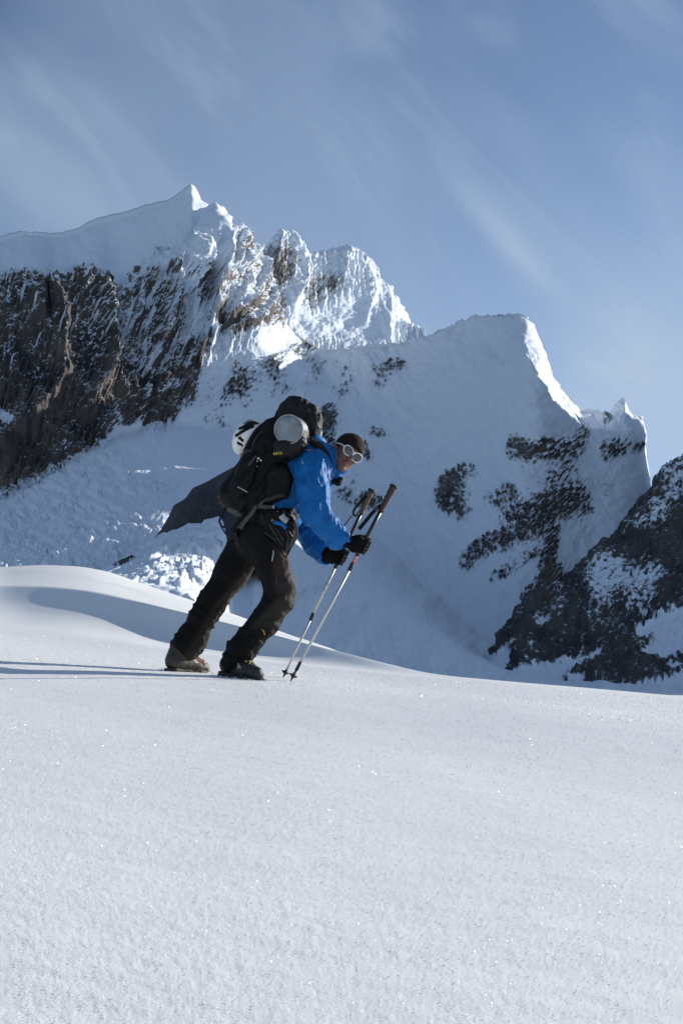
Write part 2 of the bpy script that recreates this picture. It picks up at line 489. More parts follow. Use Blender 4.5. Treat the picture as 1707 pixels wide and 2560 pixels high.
ribs = polyline_relief(Zones(), [
    (ZZ(Z1, [(300, 600), (350, 760), (370, 900), (350, 1060), (340, 1200), (300, 1290), (230, 1360), (170, 1450), (40, 1560)]), 60, 22),
    (ZZ(Z1, [(545, 530), (560, 700), (590, 900), (620, 1040), (600, 1150), (520, 1250), (470, 1350)]), 52, 16),
    (ZZ(Z1, [(1150, 180), (1200, 280), (1190, 420), (1210, 560), (1180, 680), (1190, 800), (1150, 950), (1100, 1060)]), 50, 13),
    (ZZ(Z1, [(1040, 400), (1110, 480), (1080, 600), (1040, 690), (1060, 860), (1020, 990)]), 38, 11),
    (ZZ(Z1, [(890, 485), (970, 620), (950, 760), (920, 900), (850, 1080)]), 42, 12),
    (ZZ(Z1, [(830, 500), (800, 640), (770, 830), (690, 940), (610, 1090)]), 36, 12),
    (ZZ(Z1, [(1290, 330), (1330, 420), (1440, 540), (1400, 720), (1290, 830), (1180, 960)]), 30, 11),
    (ZZ(Z1, [(1500, 600), (1500, 720), (1400, 850), (1280, 920)]), 24, 11),
    (ZZ(Z1, [(680, 650), (740, 760), (650, 940), (610, 1050)]), 32, 12),
    (ZZ(Z1, [(480, 520), (490, 640), (430, 760), (400, 900), (370, 960)]), 38, 12),
    (ZZ(Z1, [(200, 690), (230, 800), (130, 950), (40, 1100)]), 40, 16),
    (ZZ(Z3, [(680, 360), (745, 440), (835, 600)]), 6, 12),
])(qx, qy)
zr = Zones()
zr.lay(.85, 3, [(-950, 700), (0, 692), (60, 694), (100, 692), (120, 728), (165, 694), (219, 672), (262, 704), (272, 750), (290, 800), (300, 900), (310, 960), (300, 990), (289, 1003), (265, 1062), (245, 1102), (200, 1132), (140, 1166), (60, 1217), (0, 1247), (-950, 1310)])
zr.lay(.97, 8, [(-950, 930), (0, 900), (150, 960), (285, 930), (310, 960), (300, 990), (289, 1003), (265, 1062), (245, 1102), (200, 1132), (140, 1166), (60, 1217), (0, 1247), (-950, 1310)])
zr.lay(.50, 3, ZZ(Z1, [(30, 560), (110, 560), (260, 560), (200, 660), (60, 740), (-200, 900), (-200, 700)]), ZZ(Z1, [(60, 800), (290, 700), (280, 900), (150, 1000), (60, 1180)]))
zr.lay(.60, 3, ZZ(Z1, [(400, 880), (560, 830), (590, 900), (480, 1000), (390, 990)]), ZZ(Z1, [(390, 640), (600, 600), (640, 900), (560, 1050), (400, 860)]))
zr.lay(.1, 1, ZZ(Z1, [(-300, 1250), (10, 1290), (30, 1340), (90, 1360), (60, 1440), (0, 1400), (-300, 1450)]), ZZ(Z1, [(335, 1500), (350, 1500), (372, 1590), (350, 1590)]))
zr.lay(.40, 4, ZZ(Z1, [(620, 700), (740, 620), (830, 510), (900, 500), (1000, 700), (1030, 900), (1050, 1040), (870, 1100), (640, 1060), (600, 900)]))
zr.lay(.20, 3, ZZ(Z1, [(850, 490), (1000, 460), (1110, 480), (1130, 640), (1020, 760), (900, 640)]))
zr.lay(.50, 3, ZZ(Z1, [(1080, 560), (1180, 540), (1190, 760), (1070, 760)]), ZZ(Z1, [(1220, 440), (1300, 340), (1390, 440), (1420, 520), (1330, 480), (1250, 560)]))
zr.lay(.33, 4, ZZ(Z1, [(1200, 560), (1420, 480), (1520, 600), (1400, 760), (1210, 830)]))
zr.lay(.62, 3, ZZ(Z1, [(1200, 830), (1330, 760), (1420, 680), (1530, 600), (1560, 640), (1600, 820), (1430, 870), (1230, 930)]), ZZ(Z1, [(950, 1020), (1090, 960), (1180, 940), (1120, 1080), (960, 1090)]), ZZ(Z1, [(1090, 840), (1170, 840), (1170, 880), (1090, 880)]))
zr.lay(.93, 2, ZZ(Z1, [(640, 1100), (700, 1080), (820, 1130), (930, 1100), (1120, 1090), (1110, 1200), (1020, 1300), (960, 1400), (835, 1462), (790, 1350), (690, 1400), (650, 1260)]))
zr.lay(.25, 1, ZZ(Z1, [(860, 1240), (910, 1180), (990, 1150), (1005, 1190), (880, 1250)]), ZZ(Z1, [(790, 1350), (800, 1220), (830, 1140), (840, 1180), (815, 1300)]))
zr.lay(.45, 3, ZZ(Z1, [(980, 1330), (1110, 1200), (1150, 1270), (1040, 1330)]))
zr.lay(.6, 2, ZZ(Z1, [(1150, 1380), (1160, 1320), (1210, 1350), (1260, 1340), (1330, 1430), (1260, 1440), (1200, 1370)]))
# scattered ribs of rock on the slope under the saddle
zr.lay(.25, 6, [(500, 925), (560, 880), (640, 870), (700, 850), (740, 850), (900, 880), (960, 900), (900, 1010), (780, 1050), (700, 1010), (600, 1050), (540, 1080), (500, 1040)])
zr.lay(.42, 2, ZZ(lambda x, y: (560 + x / 2.24, 540 + y / 2.24), [(350, 740), (470, 690), (520, 740), (400, 790)]), [(560, 945), (625, 900), (700, 885), (690, 930), (600, 990), (555, 1000)], [(905, 985), (1000, 895), (1015, 905), (960, 980)])
zr.lay(.88, 2, ZZ(lambda x, y: (520 + x / 3.484, 980 + y / 3.484), [(950, 180), (1060, 120), (1110, 180), (1100, 290), (1060, 360), (960, 400)]))
zr.lay(.62, 2, [(795, 1090), (835, 1075), (850, 1105), (820, 1125)], [(920, 1072), (965, 1075), (962, 1096), (925, 1096)], [(900, 1095), (935, 1150), (925, 1165), (895, 1120)], [(845, 1280), (880, 1245), (905, 1225), (960, 1250), (945, 1280), (880, 1265)])
zr.lay(.42, 3, [(930, 920), (1010, 890), (1005, 910), (940, 960)], [(820, 1240), (900, 1170), (920, 1190), (870, 1280)])
# rock bands of the right peak
zr.lay(.20, 12, [(1085, 1170), (1200, 1140), (1270, 1080), (1450, 1030), (1590, 1060), (1610, 1200), (1520, 1340), (1420, 1420), (1150, 1440), (1200, 1330), (1100, 1260)])
zr.lay(0.63, 3, ZZ(Z3, [(590, 800), (650, 760), (720, 810), (900, 790), (940, 830), (980, 750), (1050, 720), (1040, 820), (970, 890), (850, 920), (720, 890), (610, 920)]),
       ZZ(Z3, [(200, 980), (260, 980), (380, 930), (460, 960), (350, 1020), (380, 1160), (340, 1250), (240, 1210), (205, 1130)]),
       ZZ(Z3, [(460, 1140), (560, 1090), (570, 1020), (630, 1030), (650, 1120), (560, 1160)]), ZZ(Z3, [(1090, 890), (1140, 800), (1250, 800), (1250, 880), (1180, 930)]),
       ZZ(Z3, [(770, 1040), (880, 950), (930, 920), (970, 960), (880, 1020)]), ZZ(Z3, [(1290, 800), (1340, 820), (1330, 880), (1290, 860)]), ZZ(Z3, [(1110, 680), (1150, 640), (1170, 690), (1130, 720)]))
zr.lay(0.87, 2, ZZ(Z3, [(205, 1040), (300, 1000), (350, 1010), (300, 1120), (250, 1200), (205, 1160)]), ZZ(Z3, [(650, 870), (760, 820), (860, 830), (800, 880), (690, 900)]))
zr.lay(0.69, 3, ZZ(Z3, [(560, 1260), (640, 1160), (740, 1120), (850, 1060), (970, 1040), (1020, 1100), (1060, 1210), (960, 1200), (850, 1260), (600, 1300)]))
zr.lay(0.81, 2, ZZ(Z3, [(740, 1140), (860, 1070), (960, 1080), (930, 1200), (850, 1230), (800, 1190)]))
zr.lay(0.84, 3, ZZ(Z3, [(360, 1420), (410, 1370), (560, 1310), (720, 1240), (830, 1260), (800, 1320), (640, 1370), (430, 1460), (340, 1540), (330, 1500)]))
zr.lay(.58, 3, ZZ(Z4, [(480, 810), (500, 740), (620, 700), (720, 610), (830, 580), (800, 640), (680, 690), (560, 790)]))
zr.lay(.92, 2, ZZ(Z4, [(830, 450), (870, 470), (860, 560), (850, 680), (890, 760), (930, 900), (700, 900), (640, 920), (690, 830), (760, 760), (790, 640), (810, 560)]))
crest_y = np.interp(qx, a3[:, 0], a3[:, 1])
ribs = ribs * np.where(qx < 470, sstep(4, 36, qy - crest_y), 1)
craggy = Zones().lay(1, 3, [(-950, 660), (0, 690), (112, 682), (219, 668), (273, 745), (303, 728), (362, 676), (450, 630), (500, 600), (540, 545), (600, 600), (650, 665), (715, 810), (700, 830), (600, 870), (500, 930), (480, 1020),
                                 (430, 1075), (372, 1100), (300, 1010), (245, 1105), (140, 1170), (0, 1250), (-950, 1320)])(qx, qy)
icy = Zones().lay(1, 8, [(-900, 1600), (-900, 1330), (0, 1250), (60, 1220), (140, 1170), (265, 1085), (300, 1105), (345, 1140), (420, 1200), (490, 1235), (420, 1310), (385, 1360), (360, 1460), (0, 1500)])(qx, qy)
flute = Zones().lay(1, 2, ZZ(Z3, [(680, 340), (720, 270), (800, 240), (860, 470), (1000, 640), (840, 610), (730, 440)]), ZZ(Z3, [(1320, 690), (1400, 690), (1400, 1100), (1340, 1090)]))(qx, qy)
sx = qx + 0.22 * (qy - 700); sy = qy
warp = fbm2(qx / 60, qy / 60, 3, 3) * 10
rib_noise = ridged2((sx + warp) / 34, sy / 150, 3, 11)
fine_rib = ridged2((sx + warp) / 13, sy / 60, 3, 21)
crag = fbm2(qx / 16, qy / 20, 5, 31, 0.6)
rock_zone = zr(qx + warp * .45, qy + fbm2(qx / 30, qy / 30, 3, 91) * 5)
rock_zone = np.where(rock_zone > .03, np.clip(rock_zone * np.where(qx > 560, .84 + .16 * sstep(.7, .95, rock_zone), 1) + .22 * fbm2((qx + .4 * qy) / 60, (qy - .3 * qx) / 110, 3, 92) * sstep(.03, .3, rock_zone), .031, 1), rock_zone)
strata = fbm2a((qx * 0.80 + qy * 0.60) / 26 + warp * .05, (qy * 0.80 - qx * 0.60) / 7, 4, 95, .6)
strata2 = fbm2a((qx * 0.80 + qy * 0.60) / 9, (qy * 0.80 - qx * 0.60) / 14, 4, 96, .6)
# streaks climb to the upper right: along (0.75,-0.66)
al = (qx * 0.76 - qy * 0.65); ac = (qx * 0.65 + qy * 0.76)
streak = fbm2a(al / 17, ac / 4.5, 5, 97, .68)
gully = fbm2a((qx + .42 * qy + warp * 1.2) / 15, (qy - .3 * qx) / 120, 3, 99, .55)
wall = craggy * sstep(560, 400, qx)
rock_zone = np.where(rock_zone > .03, np.clip(rock_zone - wall * .75 * sstep(.10, .42, gully) * sstep(1060, 860, qy), .031, 1), rock_zone)
pat = rock_zone + (streak * 2.0 + strata2 * .5) * (1 - .62 * craggy) * (0.1 + 4.2 * rock_zone * (1 - rock_zone) * sstep(0, .6, rock_zone))
pat = np.where(rock_zone < .03, 0, pat)
prow = sstep(.35, .65, pat) * (1 - craggy)
fl_zone = Zones().lay(1, 5, [(350, 690), (380, 655), (450, 632), (500, 610), (545, 580), (600, 610), (645, 675), (600, 780), (510, 850), (430, 860), (370, 800)])(qx, qy)
fl_h = 15 * ridged2((sx + warp) / 21, sy / 150, 3, 13) + 6 * ridged2((sx + warp) / 9, sy / 70, 2, 17)
H = prow * (4 + 8 * ridged2(al / 22, ac / 9, 4, 98) + 7 * crag) + fl_zone * fl_h + -wall * 9 * sstep(.05, .4, gully) + craggy * (19 * rib_noise + 12 * fine_rib + 11 * crag + 5 * fbm2(qx / 6, qy / 8, 3, 33, .6) + ribs) + (1 - craggy) * ribs * 0.5
soft = fbm2(qx / 90, qy / 70, 4, 41) * 12 + fbm2((qx - 0.6 * qy) / 30, (qy + .5 * qx) / 60, 4, 45) * 5
H = H + (1 - craggy) * (1 - icy) * soft
# tumbled ice in the fall on the left
crev = ridged2((qx + 0.9 * qy) / 26 + warp * .06, (qy - 0.55 * qx) / 70, 4, 51)
cv, cb = voro2((qx + 0.5 * qy) / 16 + warp * .05, (qy - 0.3 * qx) / 9)
cvb, cbb = voro2((qx + 0.7 * qy) / 40 + warp * .05, (qy - 0.5 * qx) / 16, 8)
mix_i = sstep(-.15, .35, fbm2(qx / 60, qy / 50, 3, 57))
H = H + icy * (6 * crev + mix_i * 3.5 * cv * sstep(0, .2, cb) + 4.5 * cvb * sstep(0, .15, cbb) - 4 * sstep(.12, .0, cbb) * mix_i + (.8 + 1.6 * mix_i) * fbm2(qx / 7, qy / 6, 3, 55))
# wind flutes on the lit edges, small bergschrunds and dents on the right face and in the basin
H = H + flute * (5 * ridged2((qx - 0.35 * qy) / 8, (qy) / 60, 3, 61))
dent = sstep(0.45, 0.8, fbm2((qx - 0.3 * qy) / 26, (qy + 0.8 * qx) / 12, 3, 71)) * sstep(840, 960, qx) * (1 - craggy) * (1 - icy) * (rock_zone < .05)
H = H + 3.2 * ridged2((qx + .55 * qy + warp) / 12, (qy - .5 * qx) / 90, 3, 73) * sstep(620, 760, qx) * (1 - craggy) * (1 - icy) * sstep(1650, 1450, qy) * sstep(-.2, .35, fbm2(qx / 80, qy / 80, 3, 74))
H = H - 5.0 * dent
fade = np.where(TT < 5, 1, 0) * (1 - 0.75 * np.exp(-((TT - 5) / 0.08) ** 2))
Dm = P[..., 1] / 2500
P = P + N * (H * fade * Dm)[..., None]
# rim jitter along the ridge line
rim = (fbm2(qx / 11, qy / 200, 4, 81) * 3.5 + fbm2(qx / 40, qy / 300, 2, 82) * 4) * np.exp(-((TT - 5) / 0.07) ** 2) * (1 + 1.2 * sstep(520, 560, qx) * (1 - sstep(650, 720, qx)) + 1.5 * sstep(1050, 1150, qx))
rim3 = (fbm2(qx / 9, qy / 200, 4, 85) * 9) * np.exp(-((TT - 3) / 0.04) ** 2) * (1 - sstep(470, 500, qx))
P[..., 2] += (rim + rim3) * Dm

N2 = normals(P)
steep = 1 - N2[..., 2]
rock = pat + (steep - 0.56) * (1.5 * craggy + .5 * (1 - craggy)) * np.clip(rock_zone * 2, 0, 1)
rock = np.where(rock_zone < 0.03, 0, rock)
rock = np.clip(rock, 0, 1)
me = mesh_np('massif', P.reshape(-1, 3), grid_faces(*qx.shape), attrs={'rock': rock})
obj('mountain', me, MAT_MASSIF, kind='structure')

# ---------------------------------------------------------------- the white peak behind the saddle
px = cols(560, 1060, 2.0, 300, 1060, 8.0)
B0 = [(300, 1690, 3000), (1400, 1690, 3000)]
B1 = [(300, 900, 3420), (640, 860, 3212), (715, 850, 3287), (870, 890, 3450), (965, 880, 3587), (1022, 870, 3721), (1400, 900, 3700)]
B2 = [(300, 800, 3520), (640, 760, 3332), (720, 790, 3420), (800, 790, 3548), (900, 790, 3688), (965, 770, 3777), (1000, 810, 3888), (1400, 900, 3800)]
B3 = [(300, 760, 3700), (560, 700, 3680), (622, 648, 3441), (640, 638, 3470), (672, 612, 3521), (690, 590, 3550), (702, 580, 3569), (722, 578, 3601), (735, 583, 3622), (745, 604, 3638), (765, 633, 3670), (780, 631, 3694),
      (820, 626, 3758), (832, 620, 3777), (870, 617, 3838), (890, 622, 3870), (912, 636, 3905), (925, 650, 3926), (940, 692, 3950), (955, 706, 3974), (970, 722, 4002), (990, 748, 4078), (1008, 780, 4155), (1018, 800, 4203), (1021, 818, 4224), (1024, 850, 4252), (1030, 960, 4278), (1060, 1200, 4020), (1400, 1300, 4100)]
B4 = [(x, 1690, Y + 900) for x, y, Y in B3]
P, T = loft([B0, B1, B2, B3, B4], px, [6, 60, 130, 8], [(30, 30), (30, 30), (14, 14), (0, 8), (0, 8)])
N = normals(P); N = np.stack([blur(N[..., k], 4) for k in range(3)], -1); N /= np.linalg.norm(N, axis=-1, keepdims=True)
qx, qy = to_px(P); TT = np.broadcast_to(T[:, None], qx.shape)
bowl = Zones().lay(1, 4, ZZ(lambda x, y: (560 + x / 2.24, 540 + y / 2.24), [(340, 480), (430, 500), (500, 560), (640, 460), (740, 460), (900, 420), (900, 700), (400, 720)]))(qx, qy)
fl = ridged2((qx - 0.12 * qy) / 11, qy / 75, 3, 111)
H = (1 - bowl) * (17 * fl + 8 * fbm2(qx / 14, qy / 22, 4, 113, .6)) + bowl * (14 * fbm2(qx / 45, qy / 30, 4, 115) + 4 * ridged2(qx / 30, qy / 14, 3, 116))
H = H + polyline_relief(Zones(), [([(700, 580), (690, 640), (660, 720)], 30, 14), ([(735, 585), (760, 680), (730, 760)], 24, 14), ([(870, 620), (850, 700)], 20, 16), ([(965, 722), (966, 850)], 22, 10), ([(930, 660), (935, 720), (915, 800)], 14, 12)])(qx, qy)
fade = np.where(TT < 3, 1, 0) * (1 - 0.6 * np.exp(-((TT - 3) / 0.05) ** 2))
P = P + N * (H * fade)[..., None]
P[..., 2] += fbm2(qx / 7, qy / 200, 4, 117) * 5 * np.exp(-((TT - 3) / 0.05) ** 2)
zr = Zones()
zr.lay(.52, 4, [(640, 645), (690, 592), (735, 600), (745, 660), (720, 720), (690, 780), (640, 760)], [(740, 690), (800, 680), (850, 690), (860, 730), (800, 770), (740, 790)])
zr.lay(.74, 3, [(640, 655), (680, 640), (735, 650), (722, 700), (670, 720)], [(650, 760), (690, 740), (720, 760), (700, 800), (660, 790)], [(815, 700), (838, 695), (840, 725), (815, 730)], [(868, 715), (885, 705), (882, 725), (868, 730)])
zr.lay(.5, 2, [(830, 825), (880, 840), (875, 855), (832, 845)])
rz = zr(qx, qy)
st = fbm2a((qx + .5 * qy) / 7, (qy - .3 * qx) / 18, 4, 118, .6)
rock = np.clip(np.where(rz < .03, 0, rz + st * (.1 + 1.6 * rz * (1 - rz))), 0, 1)
me = mesh_np('white_peak', P.reshape(-1, 3), grid_faces(*qx.shape), attrs={'rock': rock})
obj('mountain', me, MAT_BACK, kind='structure')

# ---------------------------------------------------------------- the dark ridge on the right, and its unseen run-on raised for shade
px = cols(1150, 1740, 2.0, 1100, 4400, 18.0)
D0 = [(1100, 1790, 950), (1700, 1800, 850), (4400, 1900, 700)]
D1 = [(1100, 1745, 1060), (1228, 1705, 1080), (1300, 1695, 1060), (1500, 1690, 1000), (1707, 1690, 950), (4400, 1690, 800)]
D1b = [(1100, 1742, 1110), (1228, 1672, 1110), (1300, 1620, 1110), (1500, 1560, 1120), (1707, 1480, 1130), (2400, 1350, 1130), (3600, 1400, 1000), (4400, 1690, 900)]
D2 = [(1100, 1740, 1150), (1190, 1700, 1150), (1228, 1641, 1150), (1243, 1587, 1160), (1280, 1555, 1175), (1304, 1524, 1185), (1315, 1500, 1200), (1345, 1462, 1220), (1380, 1455, 1235), (1406, 1447, 1240), (1451, 1411, 1260), (1487, 1366, 1280),
      (1510, 1352, 1285), (1532, 1334, 1290), (1559, 1294, 1310), (1580, 1262, 1320), (1600, 1240, 1330), (1627, 1222, 1345), (1640, 1195, 1355), (1663, 1172, 1370), (1690, 1150, 1390), (1707, 1140, 1400), (1800, 1040, 1500), (1920, 860, 1620), (2150, 560, 1750), (2600, 150, 1800), (3000, 150, 1700), (3300, 400, 1600), (3600, 620, 1550), (3800, 1050, 1530), (4000, 1500, 1500), (4400, 1680, 1500)]  # heights outside the view are shaped to shade the valley ice
D3 = [(x, 1690, Y + 600) for x, y, Y in D2]
P, T = loft([D0, D1, D1b, D2, D3], px, [20, 60, 210, 8], [(30, 30), (30, 30), (30, 30), (0, 12), (0, 12)])
N = normals(P); N = np.stack([blur(N[..., k], 6) for k in range(3)], -1); N /= np.linalg.norm(N, axis=-1, keepdims=True)
qx, qy = to_px(P); TT = np.broadcast_to(T[:, None], qx.shape)
warp = fbm2(qx / 70, qy / 70, 3, 123) * 14
sx = qx * .8 + qy * .6; sy = qy * .8 - qx * .6
H = 14 * fbm2(qx / 120, qy / 110, 3, 121) + 7 * ridged2((sx + warp) / 60, (sy) / 120, 3, 122) + 4.5 * ridged2((sx + warp) / 20, sy / 34, 4, 124) + 2.2 * fbm2(qx / 7, qy / 8, 4, 125, .6)
zr = Zones()
zr.m[:] = .90
W4 = lambda *p: ZZ(Z4, p)
zr.lay(.44, 3, W4((1470, 160), (1568, 90), (1800, -60), (1800, 300), (1560, 320), (1500, 400), (1450, 470), (1380, 430), (1420, 330), (1480, 300), (1430, 220)),
       W4((1230, 500), (1290, 450), (1440, 410), (1470, 440), (1400, 520), (1330, 480), (1250, 520)),
       W4((1150, 640), (1260, 620), (1250, 720), (1150, 720)), W4((820, 790), (890, 800), (890, 860), (870, 870)), W4((810, 920), (900, 900), (900, 980), (860, 990)),
       W4((1400, 640), (1420, 640), (1410, 720), (1395, 700)), W4((1310, 640), (1350, 640), (1320, 700)))
zr.lay(.26, 3, W4((1040, 720), (1130, 640), (1240, 690), (1300, 720), (1440, 720), (1470, 790), (1420, 830), (1390, 960), (1330, 960), (1230, 850), (1190, 870), (1180, 960), (1110, 950), (1060, 880), (1060, 810)))
zr.lay(.5, 4, W4((1230, 830), (1400, 820), (1380, 960), (1290, 1000)), W4((1010, 940), (1110, 930), (1110, 1070), (1060, 1000)), W4((1170, 950), (1200, 1000), (1240, 1110), (1210, 1110)))
zr.lay(.12, 1, W4((735, 1000), (830, 980), (820, 1050), (745, 1040)), W4((725, 1150), (755, 1130), (750, 1190), (735, 1190)), W4((1340, 1160), (1420, 1080), (1300, 1120), (1310, 1060), (1420, 1000), (1480, 970), (1800, 900), (1800, 1180), (1560, 1170), (1430, 1200), (1350, 1190)),
       W4((1480, 1220), (1560, 1210), (1540, 1260), (1490, 1260)), W4((480, 1205), (665, 1160), (600, 1280), (565, 1315), (400, 1320)))
zr.lay(0, 1, W4((500, 1400), (570, 1310), (720, 1260), (780, 1245), (850, 1250), (1050, 1200), (1100, 1150), (1120, 1190), (1080, 1230), (1000, 1250), (890, 1350), (860, 1500), (400, 1500)),
       W4((905, 1352), (940, 1330), (1020, 1310), (1005, 1360)), W4((1000, 1600), (1000, 1366), (1300, 1364), (1450, 1330), (1568, 1300), (1900, 1250), (1900, 1600)))
rz = zr(qx + warp * .25, qy + fbm2(qx / 25, qy / 25, 3, 126) * 4)
fade = np.where(TT < 3, 1, 0) * (1 - 0.5 * np.exp(-((TT - 3) / 0.06) ** 2)) * (0.12 + 0.88 * sstep(0, .5, rz)) * sstep(0.6, 1.3, TT)
P = P + N * (H * fade)[..., None]
P[..., 2] += fbm2(qx / 13, qy / 200, 4, 127) * 5 * np.exp(-((TT - 3) / 0.05) ** 2)
al = (qx * 0.80 - qy * 0.60); ac = (qx * 0.60 + qy * 0.80)
st = fbm2a(al / 16, ac / 8, 5, 128, .62)
steep = 1 - normals(P)[..., 2]
rock = np.clip(np.where(rz < .03, 0, rz + st * 1.5 * (.12 + 3.3 * rz * (1 - rz)) + (steep - .4) * .5 * rz), 0, 1)
me = mesh_np('dark_ridge', P.reshape(-1, 3), grid_faces(*qx.shape), attrs={'rock': rock})
obj('mountain', me, MAT_NEAR_RIDGE, kind='structure')

# ---------------------------------------------------------------- smooth dark rock island in the glacier
px = np.arange(360, 720, 3.0)
R2 = [(360, 1400, 940), (380, 1352, 940), (400, 1328, 945), (424, 1287, 950), (434, 1264, 955), (464, 1246, 962), (482, 1220, 970), (518, 1204, 980), (560, 1180, 990), (594, 1162, 1000), (620, 1160, 1005), (660, 1185, 1005), (690, 1285, 1000), (706, 1375, 992), (720, 1462, 988)]
R1 = [(360, 1430, 860), (560, 1430, 860), (600, 1415, 885), (640, 1422, 900), (700, 1440, 960), (720, 1470, 985)]
R3 = [(x, 1480, Y + 120) for x, y, Y in R2]
P, T = loft([R1, R2, R3], px, [60, 20])
N = normals(P); qx, qy = to_px(P); TT = np.broadcast_to(T[:, None], qx.shape)
H = -5 + 8 * fbm2(qx / 40, qy / 40, 5, 131) + 4.0 * ridged2((qx + qy) / 16, (qy - qx) / 30, 4, 132)
P = P + N * (H * np.sin(np.clip(TT, 0, 1) * math.pi) ** .7)[..., None]
MAT_ISLAND = mountain_mat('slate_grey_rock', (0.052, 0.055, 0.064), (0.088, 0.088, 0.092), 4.0)
st = fbm2a((qx * .8 - qy * .5) / 30, (qx * .5 + qy * .8) / 9, 4, 133, .6)
rock = np.clip(.95 + st * .45 - .5 * sstep(26, 0, np.interp(qx, [p[0] for p in R1], [p[1] for p in R1]) - qy), 0, 1)
me = mesh_np('rock_island', P.reshape(-1, 3), grid_faces(*qx.shape), attrs={'rock': rock})
obj('rock_outcrop', me, MAT_ISLAND, label='dark grey rock hump rising out of the tumbled glacier', cat='rock outcrop')

# ---------------------------------------------------------------- broken ice between the rock island and the near snow
px = cols(-40, 1150, 2.5, -500, 1500, 12.0)
I0 = [(-500, 1800, 200), (1500, 1850, 200)]
I1 = [(-500, 1520, 260), (0, 1500, 260), (300, 1500, 270), (500, 1530, 270), (580, 1660, 280), (640, 1720, 280), (900, 1720, 300), (1500, 1780, 320)]
I1b = [(-500, 1470, 360), (0, 1445, 360), (300, 1450, 340), (400, 1440, 350), (530, 1450, 395), (570, 1560, 405), (620, 1700, 420), (860, 1740, 420), (1500, 1760, 420)]
I2 = [(-500, 1440, 560), (0, 1428, 540), (130, 1428, 520), (260, 1424, 520), (330, 1392, 560), (400, 1338, 640), (440, 1322, 690), (470, 1308, 720), (520, 1303, 750), (558, 1295, 765), (567, 1340, 765), (573, 1420, 760), (580, 1500, 740), (594, 1610, 720), (650, 1700, 700), (1100, 1720, 650), (1500, 1760, 600)]
I3 = [(x, y + 90, Y + 200) for x, y, Y in I2]
P, T = loft([I0, I1, I1b, I2, I3], px, [10, 70, 110, 14], [(30, 30), (20, 30), (20, 30), (6, 12), (6, 12)])
Q = P.copy()
for _ in range(14):
    Q[1:-1] = Q[1:-1] * .5 + .25 * (Q[2:] + Q[:-2])
keep = np.exp(-((T - 3) / .06) ** 2)[:, None, None]
P = P * keep + Q * (1 - keep)
N = normals(P); qx, qy = to_px(P); TT = np.broadcast_to(T[:, None], qx.shape)
blk = Zones().lay(1, 8, [(250, 1420), (330, 1390), (400, 1330), (480, 1300), (600, 1280), (680, 1300), (680, 1600), (600, 1620), (420, 1500), (330, 1455)])(qx, qy)
towers = Zones().lay(1, 5, [(370, 1440), (395, 1415), (430, 1380), (470, 1350), (540, 1350), (590, 1390), (580, 1440), (480, 1440), (420, 1450)])(qx, qy)
gx = P[..., 0]; gy = P[..., 1]
big, bigb = voro2(gx / 13 + .3 * noise2(gx / 9, gy / 20, 15), gy / 40, 9)
cv, cb = voro2(gx / 5.5 + .3 * noise2(gx / 4, gy / 8, 5), gy / 16 + .3 * noise2(gx / 4, gy / 8, 6), 3)
cv2, cb2 = voro2(gx / 2.1, gy / 6.5, 4)
H = blk * (2.2 * big * sstep(0, .12, bigb) + 1.2 * cv * sstep(0, .25, cb) * (.3 + .7 * sstep(-.3, .4, big)) + .5 * cv2 * sstep(0, .25, cb2) * sstep(-.2, .5, big) + 1.1 * fbm2(gx / 12, gy / 25, 3, 141)) + towers * (1.5 * np.clip(cv, 0, 1) ** 1.5 * sstep(.05, .3, cb) + 1.2 * np.clip(cv2, 0, 1) ** 2 * sstep(.02, .3, cb2)) * 1.3
H = H + (1 - blk) * (1.2 * fbm2(gx / 40, gy / 60, 4, 142)) + .25 * fbm2(gx / 2.4, gy / 7, 3, 143) * blk
P[..., 2] += H * np.where(TT < 3.02, 1, 0)
me = mesh_np('icefall', P.reshape(-1, 3), grid_faces(*qx.shape))
zi = Zones().put(.9, [(280, 1405), (300, 1390), (322, 1382), (322, 1392), (340, 1393), (330, 1400), (300, 1413), (282, 1415)]).lay(.9, 1, [(190, 1412), (205, 1400), (210, 1415), (200, 1425)])
r = zi(qx, qy)
a_ = me.attributes.new('rock', 'FLOAT', 'POINT'); a_.data.foreach_set('value', np.clip(r, 0, 1).astype(np.float32).ravel())
MAT_ICE = mountain_mat('glacier_ice_and_snow', (0.04, 0.04, 0.042), (0.07, 0.068, 0.065), 1.2)
obj('glacier', me, MAT_ICE, kind='structure')

# ================================================================== near snow
inner = np.arange(-60, 1770, 2.6)
px = np.concatenate([np.geomspace(6000, 160, 40)[:-1] * -1, np.linspace(-160, -60, 20)[:-1], inner, np.linspace(1770, 1900, 20)[1:], np.geomspace(1910, 8000, 40)])
rx = (px - 853.5) / FPX
def nl(pts, s):
    a = np.array(pts, float)
    return smooth1(np.interp(px, a[:, 0], a[:, 1]), px, s), smooth1(np.interp(px, a[:, 0], a[:, 2]), px, s)
